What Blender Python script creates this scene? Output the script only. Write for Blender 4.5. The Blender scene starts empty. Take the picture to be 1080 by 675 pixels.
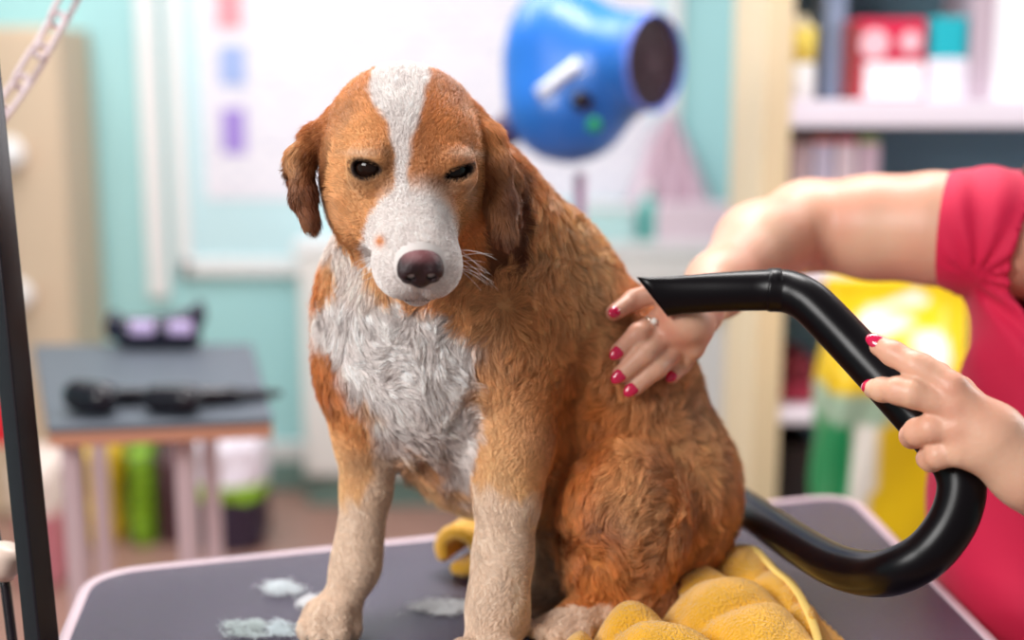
import bpy, bmesh, math, random
import numpy as np
from mathutils import Vector, Matrix
from mathutils.kdtree import KDTree
random.seed(7)
R_ = np.random.RandomState(11)
sc = bpy.context.scene

# ------------------------------------------------------------------ camera
PITCH = math.radians(10.02)
FPX = 1350.0
CAMZ = 1.34
TABLE_Z = 0.85
cam_d = bpy.data.cameras.new('camera')
cam = bpy.data.objects.new('camera', cam_d)
sc.collection.objects.link(cam)
cam.location = (0, 0, CAMZ)
cam.rotation_euler = (math.pi / 2 - PITCH, 0, 0)
cam_d.sensor_width = 36.0
cam_d.lens = 36.0 * FPX / 1080.0
cam_d.clip_start = 0.05
cam_d.dof.use_dof = True
cam_d.dof.focus_distance = 1.045
cam_d.dof.aperture_fstop = 1.75
sc.camera = cam

# ------------------------------------------------------------------ world, lights, exposure
sc.view_settings.view_transform = 'Standard'
sc.view_settings.look = 'None'
sc.view_settings.gamma = 1.0
sc.view_settings.use_curve_mapping = False
sc.view_settings.exposure = 0.0
world = bpy.data.worlds.new('world'); sc.world = world
world.use_nodes = True
world.node_tree.nodes['Background'].inputs[0].default_value = (1.0, 0.97, 0.97, 1)
world.node_tree.nodes['Background'].inputs[1].default_value = 0.24
try:
    sc.cycles.use_denoising = True
    sc.cycles.max_bounces = 6
    sc.cycles.sample_clamp_indirect = 4.0
    sc.cycles_curves.shape = 'RIBBONS'
except Exception:
    pass

def area_light(name, loc, target, size, energy, color=(1, 1, 1), sizey=None):
    d = bpy.data.lights.new(name, 'AREA'); d.energy = energy; d.color = color
    d.shape = 'RECTANGLE'; d.size = size; d.size_y = sizey or size
    o = bpy.data.objects.new(name, d); sc.collection.objects.link(o)
    o.location = loc
    o.rotation_euler = (Vector(target) - Vector(loc)).to_track_quat('-Z', 'Y').to_euler()
    return o
area_light('window_daylight', (-1.5, -.2, 2.2), (0.0, 1.15, 1.05), 1.1, 62, (1.0, 0.985, 0.965), .9)
area_light('ceiling_lamp', (0.15, 2.0, 2.7), (0.10, 1.25, 1.0), .9, 36, (1.0, 0.97, 0.95), 0.5)
area_light('window_daylight', (2.3, 1.9, 2.0), (0.2, 1.2, 1.0), .9, 26, (1.0, 0.96, 0.97), 1.0)
area_light('ceiling_lamp', (-1.0, 2.9, 2.75), (-0.8, 3.3, 0.8), 1.8, 46, (1.0, 0.98, 0.98), 1.0)
area_light('ceiling_lamp', (1.3, 2.6, 2.75), (1.1, 3.0, 0.8), 1.6, 29, (1.0, 0.98, 0.98), 0.8)

# ------------------------------------------------------------------ helpers
CP, SP = math.cos(PITCH), math.sin(PITCH)
def P(px, py, z):
    """point seen at pixel px,py at distance z along the lens axis"""
    x = (px - 540.0) / FPX * z
    v = -(py - 337.5) / FPX * z
    return np.array([x, z * CP + v * SP, CAMZ - z * SP + v * CP])
def G(px, py, h=TABLE_Z):
    z = (CAMZ - h) / (SP + CP * (py - 337.5) / FPX)
    return P(px, py, z)
def proj(p):
    p = np.asarray(p, dtype=float)
    d = p - np.array([0, 0, CAMZ])
    z = d[..., 1] * CP - d[..., 2] * SP
    v = d[..., 1] * SP + d[..., 2] * CP
    return 540 + d[..., 0] / z * FPX, 337.5 - v / z * FPX, z

def tag(o, label=None, cat=None, group=None, kind=None):
    if label: o['label'] = label
    if cat: o['category'] = cat
    if group: o['group'] = group
    if kind: o['kind'] = kind
    return o
def link_mesh(name, me, mat=None, parent=None, smooth=True):
    if mat is not None: me.materials.append(mat)
    if smooth: me.polygons.foreach_set('use_smooth', [True] * len(me.polygons))
    o = bpy.data.objects.new(name, me); sc.collection.objects.link(o)
    if parent is not None:
        o.parent = parent
        o.matrix_parent_inverse = Matrix.Translation(-Vector(parent.location))
    return o
def mesh_from(name, verts, faces):
    me = bpy.data.meshes.new(name)
    me.from_pydata([tuple(map(float, v)) for v in verts], [], [tuple(map(int, f)) for f in faces]); me.update()
    return me
def empty(name, loc):
    o = bpy.data.objects.new(name, None); sc.collection.objects.link(o)
    o.location = tuple(map(float, loc)); o.empty_display_size = 0.05
    return o
def bm_obj(name, bm, mat=None, parent=None, smooth=False, bevel=0, seg=2):
    me = bpy.data.meshes.new(name); bmesh.ops.recalc_face_normals(bm, faces=bm.faces); bm.to_mesh(me); bm.free()
    o = link_mesh(name, me, mat, parent, smooth or bevel > 0)
    if bevel:
        m = o.modifiers.new('bevel', 'BEVEL'); m.width = bevel; m.segments = seg; m.limit_method = 'ANGLE'
        w = o.modifiers.new('wn', 'WEIGHTED_NORMAL')
    return o
def add_box(bm, c, s, rz=0, rot=None):
    M = Matrix.Translation(Vector(c)) @ (rot.to_4x4() if rot is not None else Matrix.Rotation(rz, 4, 'Z')) @ Matrix.Diagonal((s[0], s[1], s[2], 1))
    return bmesh.ops.create_cube(bm, size=1, matrix=M)
def box(name, c, s, mat, parent=None, rz=0, bevel=0.004, rot=None):
    bm = bmesh.new(); add_box(bm, c, s, rz, rot)
    return bm_obj(name, bm, mat, parent, bevel=bevel)
def add_lathe(bm, prof, M=Matrix(), n=40, sx=1.0, sy=1.0, cap=True):
    rings = []
    for r, z in prof:
        rings.append([bm.verts.new(M @ Vector((r * sx * math.cos(2 * math.pi * i / n), r * sy * math.sin(2 * math.pi * i / n), z))) for i in range(n)])
    for a, b in zip(rings[:-1], rings[1:]):
        for i in range(n):
            bm.faces.new((a[i], a[(i + 1) % n], b[(i + 1) % n], b[i]))
    if cap:
        if prof[0][0] > 1e-5: bm.faces.new(rings[0][::-1])
        if prof[-1][0] > 1e-5: bm.faces.new(rings[-1])
def frame_to(d):
    return Vector(d).to_track_quat('Z', 'Y').to_matrix().to_4x4()
def catmull(pts, n=12):
    pts = [np.array(p, float) for p in pts]
    pts = [2 * pts[0] - pts[1]] + pts + [2 * pts[-1] - pts[-2]]
    out = []
    for i in range(1, len(pts) - 2):
        p0, p1, p2, p3 = pts[i - 1:i + 3]
        for k in range(n):
            t = k / n
            out.append(.5 * ((2 * p1) + (-p0 + p2) * t + (2 * p0 - 5 * p1 + 4 * p2 - p3) * t * t + (-p0 + 3 * p1 - 3 * p2 + p3) * t ** 3))
    out.append(pts[-2])
    return out
def tube_bm(bm, pts, rad, n=20, sides=None, cap=True):
    """pts list of 3-vectors, rad scalar or list of (r) or (ra, rb) with frames by parallel transport"""
    pts = [Vector(p) for p in pts]
    T = [(pts[min(i + 1, len(pts) - 1)] - pts[max(i - 1, 0)]).normalized() for i in range(len(pts))]
    u = T[0].orthogonal().normalized() if sides is None else (Vector(sides) - Vector(sides).dot(T[0]) * T[0]).normalized()
    rings = []
    for i, p in enumerate(pts):
        u = (u - u.dot(T[i]) * T[i]).normalized(); w = T[i].cross(u)
        r = rad[i] if hasattr(rad, '__len__') else rad
        ra, rb = r if hasattr(r, '__len__') else (r, r)
        rings.append([bm.verts.new(p + u * ra * math.cos(2 * math.pi * k / n) + w * rb * math.sin(2 * math.pi * k / n)) for k in range(n)])
    for a, b in zip(rings[:-1], rings[1:]):
        for k in range(n):
            bm.faces.new((a[k], a[(k + 1) % n], b[(k + 1) % n], b[k]))
    if cap:
        bm.faces.new(rings[0][::-1]); bm.faces.new(rings[-1])
    return rings
def tube(name, pts, rad, mat, parent=None, n=16, **kw):
    bm = bmesh.new(); tube_bm(bm, pts, rad, n, **kw)
    return bm_obj(name, bm, mat, parent, smooth=True)

# ------------------------------------------------------------------ materials
def srgb(r, g, b):
    f = lambda c: (c / 255 / 12.92) if c / 255 <= .04045 else ((c / 255 + .055) / 1.055) ** 2.4
    return (f(r), f(g), f(b), 1)
def mat(name, col, rough=0.5, metal=0.0, spec=0.5, noise=0.0, nscale=8.0, bump=0.0, bscale=60.0, coat=0.0, sheen=0.0, sss=0.0, aniso=None, emit=0.0):
    m = bpy.data.materials.new(name); m.use_nodes = True
    nt = m.node_tree; b = nt.nodes['Principled BSDF']
    b.inputs['Base Color'].default_value = col
    b.inputs['Roughness'].default_value = rough; b.inputs['Metallic'].default_value = metal
    b.inputs['Specular IOR Level'].default_value = spec
    b.inputs['Coat Weight'].default_value = coat
    b.inputs['Sheen Weight'].default_value = sheen
    if sss:
        b.inputs['Subsurface Weight'].default_value = sss
        b.inputs['Subsurface Radius'].default_value = (1.0, 0.35, 0.2)
        b.inputs['Subsurface Scale'].default_value = 0.008
    if emit:
        b.inputs['Emission Color'].default_value = col; b.inputs['Emission Strength'].default_value = emit
    tc = nt.nodes.new('ShaderNodeTexCoord')
    src = tc.outputs['Object']
    if aniso:
        mp = nt.nodes.new('ShaderNodeMapping'); mp.inputs['Scale'].default_value = aniso
        nt.links.new(src, mp.inputs[0]); src = mp.outputs[0]
    if noise:
        n = nt.nodes.new('ShaderNodeTexNoise'); n.inputs['Scale'].default_value = nscale; n.inputs['Detail'].default_value = 5
        nt.links.new(src, n.inputs['Vector'])
        r = nt.nodes.new('ShaderNodeMapRange'); r.inputs['To Min'].default_value = 1 - noise; r.inputs['To Max'].default_value = 1 + noise
        r.inputs['From Min'].default_value = .3; r.inputs['From Max'].default_value = .7
        nt.links.new(n.outputs['Fac'], r.inputs['Value'])
        mx = nt.nodes.new('ShaderNodeVectorMath'); mx.operation = 'SCALE'
        mx.inputs[0].default_value = col[:3]; nt.links.new(r.outputs[0], mx.inputs['Scale'])
        nt.links.new(mx.outputs[0], b.inputs['Base Color'])
    if bump:
        n = nt.nodes.new('ShaderNodeTexNoise'); n.inputs['Scale'].default_value = bscale; n.inputs['Detail'].default_value = 6
        nt.links.new(src, n.inputs['Vector'])
        bp = nt.nodes.new('ShaderNodeBump'); bp.inputs['Strength'].default_value = bump; bp.inputs['Distance'].default_value = 0.004
        nt.links.new(n.outputs['Fac'], bp.inputs['Height']); nt.links.new(bp.outputs[0], b.inputs['Normal'])
    return m
def attr_mat(name, attr='col', rough=0.6, spec=0.3, sss=0.0, bump=0.0, bscale=300, rad=(1, .35, .2), coat=0, sheen=0):
    m = mat(name, (.5, .5, .5, 1), rough, spec=spec, sss=sss, bump=bump, bscale=bscale, coat=coat, sheen=sheen)
    nt = m.node_tree; a = nt.nodes.new('ShaderNodeAttribute'); a.attribute_name = attr
    nt.links.new(a.outputs['Color'], nt.nodes['Principled BSDF'].inputs['Base Color'])
    return m

# ------------------------------------------------------------------ implicit-surface sculpting
def smin(a, b, k):
    h = np.maximum(k - np.abs(a - b), 0) / k
    return np.minimum(a, b) - h * h * k * .25
def smax(a, b, k): return -smin(-a, -b, k)
def nrm(v):
    v = np.asarray(v, float); return v / (np.linalg.norm(v, axis=-1, keepdims=True) + 1e-12)
class Sdf:
    def __init__(s): s.pr = []; s.post = None
    def cap(s, a, b, ra, rb, k=.02, flow=None, ln=.015, op='add'):
        a = np.asarray(a, float); b = np.asarray(b, float)
        c = (a + b) / 2; R = np.linalg.norm(b - a) / 2 + max(ra, rb)
        s.pr.append(dict(t='cap', a=a, b=b, ra=ra, rb=rb, k=k, c=c, R=R, op=op, flow=nrm(b - a) if flow is None else nrm(flow), ln=ln))
    def chain(s, pts, k=.02, ln=.015, flow=None, op='add'):
        for (p, r), (q, t) in zip(pts[:-1], pts[1:]): s.cap(p, q, r, t, k, flow, ln, op)
    def ell(s, c, r, rot=None, k=.02, flow=(0, 0, -1), ln=.015, op='add'):
        r = np.asarray(r, float) if hasattr(r, '__len__') else np.array([r, r, r], float)
        rot = np.eye(3) if rot is None else np.asarray(rot, float)   # rows = local axes
        s.pr.append(dict(t='ell', c=np.asarray(c, float), r=r, rot=rot, k=k, R=r.max(), op=op, flow=nrm(flow), ln=ln))
    def one(s, q, p):
        if q['t'] == 'cap':
            ba = q['b'] - q['a']; l2 = (ba @ ba) + 1e-12
            h = np.clip(((p - q['a']) @ ba) / l2, 0, 1)
            d = p - q['a'] - h[..., None] * ba
            return np.sqrt((d * d).sum(-1)) - (q['ra'] + (q['rb'] - q['ra']) * h)
        l = (p - q['c']) @ q['rot'].T
        a = l / q['r']; k0 = np.sqrt((a * a).sum(-1)) + 1e-9
        bb = l / (q['r'] ** 2); k1 = np.sqrt((bb * bb).sum(-1)) + 1e-9
        return k0 * (k0 - 1) / k1
    def apply(s, q, d, v):
        if q['op'] == 'add': return smin(d, v, q['k'])
        return smax(d, -v, q['k'])
    def at(s, p):
        p = np.asarray(p, float); sh = p.shape[:-1]; p = p.reshape(-1, 3)
        d = np.full(len(p), 1.0)
        for q in s.pr:
            m = np.sqrt(((p - q['c']) ** 2).sum(-1)) < q['R'] + q['k'] + .03
            if m.any(): d[m] = s.apply(q, d[m], s.one(q, p[m]))
        if s.post is not None: d = s.post(p, d)
        return d.reshape(sh)
    def grad(s, p, e=.0007):
        g = np.stack([s.at(p + np.eye(3)[i] * e) - s.at(p - np.eye(3)[i] * e) for i in range(3)], -1)
        return nrm(g)
    def mesh(s, name, axes, project=2):
        X, Y, Z = axes; nx, ny, nz = len(X), len(Y), len(Z)
        F = np.full((nx, ny, nz), 1.0, np.float32)
        for q in s.pr:
            mg = q['R'] + q['k'] + .012
            sl = []
            for A, c in zip(axes, q['c']):
                i0 = max(np.searchsorted(A, c - mg) - 1, 0); i1 = min(np.searchsorted(A, c + mg) + 1, len(A)); sl.append(slice(i0, i1))
            if any(t.stop - t.start < 2 for t in sl): continue
            g = np.stack(np.meshgrid(X[sl[0]], Y[sl[1]], Z[sl[2]], indexing='ij'), -1)
            F[tuple(sl)] = s.apply(q, F[tuple(sl)], s.one(q, g)).astype(np.float32)
        S = F < 0
        S[0], S[-1], S[:, 0], S[:, -1], S[:, :, 0], S[:, :, -1] = (False,) * 6
        cnt = np.zeros((nx - 1, ny - 1, nz - 1), np.int8)
        for a in (0, 1):
            for b in (0, 1):
                for c in (0, 1):
                    cnt += S[a:nx - 1 + a, b:ny - 1 + b, c:nz - 1 + c]
        act = (cnt > 0) & (cnt < 8)
        ii, jj, kk = np.nonzero(act)
        idx = np.full(act.shape, -1, np.int64); idx[ii, jj, kk] = np.arange(len(ii))
        acc = np.zeros((len(ii), 3)); n = np.zeros(len(ii))
        corners = [(a, b, c) for a in (0, 1) for b in (0, 1) for c in (0, 1)]
        for c0 in corners:
            for ax in range(3):
                if c0[ax]: continue
                c1 = list(c0); c1[ax] = 1
                i0, j0, k0 = ii + c0[0], jj + c0[1], kk + c0[2]; i1, j1, k1 = ii + c1[0], jj + c1[1], kk + c1[2]
                f0 = F[i0, j0, k0]; f1 = F[i1, j1, k1]
                cr = S[i0, j0, k0] != S[i1, j1, k1]
                t = np.where(cr, f0 / (f0 - f1 + 1e-12), 0); t = np.clip(t, 0, 1)
                p0 = np.stack([X[i0], Y[j0], Z[k0]], -1); p1 = np.stack([X[i1], Y[j1], Z[k1]], -1)
                acc += np.where(cr[:, None], p0 + (p1 - p0) * t[:, None], 0); n += cr
        V = acc / n[:, None]
        quads = []
        for ax in range(3):
            sh = [nx, ny, nz]
            A = [slice(None)] * 3; B = [slice(None)] * 3; A[ax] = slice(0, sh[ax] - 1); B[ax] = slice(1, sh[ax])
            Sa, Sb = S[tuple(A)], S[tuple(B)]
            e = np.stack(np.nonzero(Sa != Sb), -1)
            u, v = [(1, 2), (2, 0), (0, 1)][ax]
            e = e[(e[:, u] > 0) & (e[:, v] > 0) & (e[:, u] < sh[u] - 1) & (e[:, v] < sh[v] - 1)]
            def cell(du, dv):
                c = e.copy(); c[:, u] += du; c[:, v] += dv; return idx[c[:, 0], c[:, 1], c[:, 2]]
            q = np.stack([cell(-1, -1), cell(0, -1), cell(0, 0), cell(-1, 0)], -1)
            fl = ~Sa[e[:, 0], e[:, 1], e[:, 2]]
            q[fl] = q[fl][:, ::-1]
            quads.append(q)
        Q = np.concatenate(quads); Q = Q[(Q >= 0).all(1)]
        for _ in range(project):
            d = s.at(V); g = s.grad(V); V = V - g * np.clip(d, -.003, .003)[:, None] * .9
        me = bpy.data.meshes.new(name)
        me.vertices.add(len(V)); me.vertices.foreach_set('co', V.astype(np.float32).ravel())
        me.loops.add(len(Q) * 4); me.loops.foreach_set('vertex_index', Q.ravel().astype(np.int32))
        me.polygons.add(len(Q)); me.polygons.foreach_set('loop_start', np.arange(0, len(Q) * 4, 4, dtype=np.int32))
        me.update(calc_edges=True); me.validate()
        return me, V, Q
    def surf(s, px, py, z0=.85, z1=1.6, step=.0015):
        """depth at which the sight line through px,py first meets the surface"""
        zs = np.arange(z0, z1, step); pts = np.stack([P(px, py, z) for z in zs])
        d = s.at(pts); i = np.nonzero(d < 0)[0]
        return zs[i[0]] if len(i) else None
def axis(lo, hi, fine=None, h=.003, hf=.0016):
    if fine is None: return np.arange(lo, hi, h)
    a = np.arange(lo, fine[0], h); b = np.arange(fine[0], fine[1], hf); c = np.arange(fine[1], hi, h)
    return np.concatenate([a, b, c])
def set_col(me, cols, name='col'):
    a = me.color_attributes.new(name, 'FLOAT_COLOR', 'POINT')
    c = np.ones((len(cols), 4), np.float32); c[:, :3] = cols
    a.data.foreach_set('color', c.ravel())
_W = R_.normal(size=(24, 3)); _PH = R_.uniform(0, 6.28, size=(24, 3))
def vnoise(p, scale, k=0):
    """smooth pseudo-random vector field, about -1..1"""
    w = np.roll(_W, k * 5, axis=0)[:12] * scale; ph = np.roll(_PH, k * 3, axis=0)[:12]
    a = p @ w.T
    return np.stack([np.sin(a + ph[:, i]).sum(-1) for i in range(3)], -1) / 3.2
def in_poly(x, y, poly):
    """signed distance (negative inside) to a polygon"""
    poly = np.asarray(poly, float); d = np.full(x.shape, 1e9); ins = np.zeros(x.shape, bool)
    n = len(poly)
    for i in range(n):
        a = poly[i]; b = poly[(i + 1) % n]
        ex, ey = b - a; wx, wy = x - a[0], y - a[1]
        t = np.clip((wx * ex + wy * ey) / (ex * ex + ey * ey), 0, 1)
        d = np.minimum(d, (wx - ex * t) ** 2 + (wy - ey * t) ** 2)
        c = ((a[1] > y) != (b[1] > y)) & (x < (b[0] - a[0]) * (y - a[1]) / (b[1] - a[1] + 1e-12) + a[0])
        ins ^= c
    return np.where(ins, -np.sqrt(d), np.sqrt(d))
def sstep(x, a, b):
    t = np.clip((x - a) / (b - a), 0, 1); return t * t * (3 - 2 * t)
def hair_obj(name, roots, pts, rad, cols, mat_, parent=None):
    """pts (N,M,3), rad (N,M), cols (N,3)"""
    N, M = pts.shape[:2]
    hc = bpy.data.hair_curves.new(name)
    hc.add_curves([M] * N)
    hc.attributes['position'].data.foreach_set('vector', pts.astype(np.float32).ravel())
    ra = hc.attributes.get('radius') or hc.attributes.new('radius', 'FLOAT', 'POINT')
    ra.data.foreach_set('value', rad.astype(np.float32).ravel())
    ca = hc.attributes.new('col', 'FLOAT_COLOR', 'POINT')
    c = np.ones((N, M, 4), np.float32); c[..., :3] = cols if cols.ndim == 3 else cols[:, None]
    ca.data.foreach_set('color', c.ravel())
    hc.materials.append(mat_)
    o = bpy.data.objects.new(name, hc); sc.collection.objects.link(o)
    if parent is not None:
        o.parent = parent; o.matrix_parent_inverse = Matrix.Translation(-Vector(parent.location))
    return o
# ================================================================== the setting
def W(px_, py_, Y):
    """point of the upright plane y = Y seen at that pixel"""
    t = (py_ - 337.5) / FPX
    return P(px_, py_, Y / (CP - t * SP))
def rect(x0, y0, x1, y1, Y):
    a = W(x0, y0, Y); b = W(x1, y1, Y)
    return a[0], b[0], b[2], a[2]          # x range at each row differs little
def bbox_(x0, y0, x1, y1, Y, th):
    ym = (y0 + y1) / 2
    xa = W(x0, ym, Y)[0]; xb = W(x1, ym, Y)[0]; zt = W(x0, y0, Y)[2]; zb = W(x0, y1, Y)[2]
    return ((xa + xb) / 2, Y + th / 2, (zt + zb) / 2), (xb - xa, th, zt - zb)
def fbox(name, x0, y0, x1, y1, Y, th, m, parent=None, bevel=.004, floor=None):
    c, s = bbox_(x0, y0, x1, y1, Y, th)
    if floor is not None:
        top = c[2] + s[2] / 2; c = (c[0], c[1], (top + floor) / 2); s = (s[0], s[1], top - floor)
    return box(name, c, s, m, parent, bevel=bevel)

YW = 4.25
M_wall = mat('aqua_paint', srgb(164, 212, 214), .6, noise=.03, nscale=2)
M_floor = mat('brown_floor', srgb(160, 122, 110), .35, noise=.08, nscale=5)
M_white = mat('white_paint', srgb(232, 230, 230), .4)
M_plinth = mat('grey_green_plinth', srgb(120, 150, 142), .5)
def struct(o): o['kind'] = 'structure'; return o
struct(box('floor', (0, 1.6, -.05), (6.2, 6.2, .1), M_floor, bevel=0))
struct(box('wall_back', (0, YW + .05, 1.4), (6.2, .1, 2.8), M_wall, bevel=0))
struct(box('wall_left', (-3.05, 1.6, 1.4), (.1, 5.4, 2.8), M_wall, bevel=0))
struct(box('wall_right', (3.05, 1.6, 1.4), (.1, 5.4, 2.8), M_wall, bevel=0))
# low skirting with a white cap
xa = -3.0
struct(box('baseboard_back', (0, YW - .015, .05), (6.0, .03, .10), M_plinth))
struct(box('trim_1', (0, YW - .010, .135), (6.0, .02, .065), M_white))
struct(fbox('trim_2', 143, -260, 164, 314, YW - .03, .03, M_white))

# framed notice board: frame, pale backing; the chart pinned on it is a thing of its own
nb = empty('notice_board', (W(450, 282, YW - .03)))
tag(nb, 'wide white-framed pale aqua notice board on the back wall behind the dog', 'notice board')
M_back = mat('pale_aqua_board', srgb(196, 226, 232), .3)
fbox('backing', 176, -230, 716, 286, YW - .02, .019, M_back, nb, bevel=0)
for (a, b, c, d) in ((174, -230, 190, 290), (704, -230, 719, 290), (190, 274, 704, 290), (190, -246, 704, -230)):
    fbox('frame', a, b, c, d, YW - .035, .035, M_white, nb)
ch = empty('wall_chart', W(400, 210, YW - .03))
tag(ch, 'large white printed chart with red, blue and purple blocks pinned on the notice board', 'poster')
M_paper = mat('chart_paper', srgb(236, 232, 240), .5)
fbox('sheet', 208, -215, 690, 210, YW - .024, .003, M_paper, ch, bevel=0)
for (a, b, c, d, col) in ((228, -12, 255, 30, (238, 150, 160)), (231, 48, 259, 90, (158, 178, 226)), (234, 114, 259, 162, (158, 132, 210)), (228, -90, 255, -40, (240, 190, 110))):
    fbox('colour_block', a, b, c, d, YW - .027, .002, mat('chart_ink', srgb(*col), .5), ch, bevel=0)
nt = M_paper.node_tree; br = nt.nodes.new('ShaderNodeTexBrick'); tcn = nt.nodes.new('ShaderNodeTexCoord'); mpn = nt.nodes.new('ShaderNodeMapping')
mpn.inputs['Rotation'].default_value = (math.pi / 2, 0, 0); mpn.inputs['Scale'].default_value = (1, 1, 1)
nt.links.new(tcn.outputs['Object'], mpn.inputs[0]); nt.links.new(mpn.outputs[0], br.inputs['Vector'])
br.inputs['Color1'].default_value = srgb(206, 204, 220); br.inputs['Color2'].default_value = srgb(232, 228, 238); br.inputs['Mortar'].default_value = srgb(234, 230, 238)
br.inputs['Scale'].default_value = 1.0; br.inputs['Brick Width'].default_value = .075; br.inputs['Row Height'].default_value = .036; br.inputs['Mortar Size'].default_value = .011; br.inputs['Mortar Smooth'].default_value = .2
nt.links.new(br.outputs['Color'], nt.nodes['Principled BSDF'].inputs['Base Color'])

# white counter cabinet against the wall
cb = empty('counter_cabinet', (.05, 4.05, 0))
tag(cb, 'low white counter cabinet standing against the back wall behind the dog', 'cabinet')
M_lam = mat('white_laminate', srgb(222, 224, 220), .35)
YC = 4.02
c, s = bbox_(318, 262, 772, 515, YC, .22)
box('body', (c[0], YC + .095, .11 + (W(0, 268, YC)[2] - .11) / 2), (s[0], .18, W(0, 268, YC)[2] - .11), M_lam, cb)
box('plinth', (c[0], YC + .125, .055), (s[0], .18, .109), M_plinth, cb)
ztop = W(0, 268, YC)[2]
box('worktop', (c[0], YC + .09, ztop + .018), (s[0] + .03, .20, .035), M_white, cb)
for k in range(3):
    xx = c[0] - s[0] / 2 + s[0] * (k + .5) / 3
    d = box('door', (xx, YC - .008, .11 + (ztop - .11) / 2), (s[0] / 3 - .012, .016, ztop - .135), mat('door_laminate', srgb(226, 222, 218), .35), cb)
    box('handle', (xx + s[0] / 6 - .05, YC - .026, ztop - .16), (.012, .02, .11), mat('handle_metal', srgb(190, 190, 190), .3, 1), d, bevel=.003)
ct = ztop + .036
# things on the counter
def lathe_obj(name, prof, loc, m, parent=None, n=32, sx=1, sy=1):
    bm = bmesh.new(); add_lathe(bm, prof, Matrix.Translation(Vector(loc)), n, sx, sy); return bm_obj(name, bm, m, parent, smooth=True)
def on_counter(px_): return W(px_, 250, YC + .10)[0]
o = tag(box('storage_box', (on_counter(728), YC + .055, ct + .06), (.24, .09, .12), mat('pink_white_card', srgb(226, 206, 216), .5), bevel=.006), 'pinkish white box on the counter, at its right end', 'box')
bt = empty('spray_bottle', (on_counter(682), YC + .08, ct)); tag(bt, 'small teal bottle with a white cap beside the pinkish white box', 'bottle')
lathe_obj('bottle', [(.001, 0), (.030, 0), (.032, .01), (.032, .10), (.024, .125), (.011, .14), (.011, .15)], bt.location, mat('teal_plastic', srgb(96, 186, 176), .3), bt)
lathe_obj('cap', [(.014, .148), (.015, .152), (.015, .178), (.001, .180)], bt.location, M_white, bt)
tbx = empty('storage_tub', (on_counter(640), YC + .06, ct)); tag(tbx, 'pale aqua lidded plastic tub on the counter behind the dryer stand', 'tub')
box('tub', (on_counter(640), YC + .06, ct + .05), (.17, .10, .10), mat('aqua_plastic', srgb(190, 226, 226), .35), tbx, bevel=.012)
box('lid', (on_counter(640), YC + .06, ct + .108), (.18, .11, .016), M_white, tbx, bevel=.006)
# pink cloth hanging from a hook on the wall
Yp = YW - .075
bm = bmesh.new()
g = []
for j in range(24):
    v = j / 23; row = []
    for i in range(30):
        u = i / 29; xl = 700 - 42 * v ** .8; xr = 708 + 52 * v ** .9
        p = W(xl + (xr - xl) * u, 120 + 118 * v, Yp)
        row.append(bm.verts.new((p[0], Yp + .022 * math.sin(u * 19 + v * 2) * (.3 + v), p[2])))
    g.append(row)
for j in range(23):
    for i in range(29): bm.faces.new((g[j][i], g[j][i + 1], g[j + 1][i + 1], g[j + 1][i]))
hc = bm_obj('hanging_cloth', bm, mat('pink_cloth', srgb(214, 184, 198), .8), smooth=True)
m = hc.modifiers.new('s', 'SOLIDIFY'); m.thickness = .006
tag(hc, 'dusty pink cloth hanging in folds on the wall behind the dryer', 'cloth')
hk = tube('wall_hook', [W(704, 122, YW), W(704, 122, YW - .06), W(704, 116, YW - .10), W(704, 108, YW - .11)], .006, M_white)
tag(hk, 'small white wall hook holding the dusty pink cloth', 'hook')

# tall wooden cupboard at the left
cu = empty('wooden_cupboard', W(20, 560, 3.95)[0:3] * np.array([1, 1, 0])); tag(cu, 'pale wooden cupboard panel with round white knobs at the far left', 'cupboard')
M_wood = mat('pale_wood', srgb(206, 182, 156), .5, noise=.07, nscale=6, aniso=(1, 1, .12))
fbox('body', -260, 28, 77, 560, 3.95, .29, M_wood, cu, floor=0.0)
fbox('door', -120, 34, 74, 540, 3.93, .02, M_wood, cu)
for (kx, ky) in ((10, 162), (19, 311)):
    p = W(kx, ky, 3.90); bm = bmesh.new()
    add_lathe(bm, [(.014, 0), (.014, .02), (.046, .03), (.050, .04), (.040, .055), (.001, .06)], Matrix.Translation(Vector(p) + Vector((0, .03, 0))) @ Matrix.Rotation(math.pi / 2, 4, 'X'), 32)
    bm_obj('knob', bm, M_white, cu, smooth=True)

# ------------------------------------------------------------------ shelf unit on the right
M_side = mat('side_wood', srgb(224, 202, 166), .5, noise=.05, nscale=7, aniso=(1, 1, .1))
M_shb = mat('shelf_board', srgb(232, 222, 234), .4)
M_shback = mat('shelf_back', srgb(96, 128, 142), .6)
YS = 2.60; YB = 2.98
su = empty('shelf_unit', (1.1, YS, 0)); tag(su, 'open shelf unit with pale wooden side and white boards on the right', 'shelf unit')
xs = W(799, 300, YS)[0]; xe = 2.0
box('side_panel', (xs + .028, (YS + YB) / 2, 1.1), (.056, YB - YS, 2.2), M_side, su)
box('side_panel', (xe, (YS + YB) / 2, 1.1), (.04, YB - YS, 2.2), M_side, su)
box('back_panel', ((xs + xe) / 2 + .02, YB - .008, 1.1), (xe - xs - .06, .012, 2.18), M_shback, su, bevel=0)
def board(py0, py1):
    zt, zb = W(900, py0, YS)[2], W(900, py1, YS)[2]
    box('shelf', ((xs + xe) / 2 + .02, (YS + YB) / 2 - .004, (zt + zb) / 2), (xe - xs - .062, YB - YS - .02, zt - zb), M_shb, su)
    return zt
z1 = board(106, 134); z2 = board(286, 303); z3 = board(436, 448); z4 = board(590, 606)
board(-160, -135); 
def sx_(px_, Y): return W(px_, 200, Y)[0]
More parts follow.
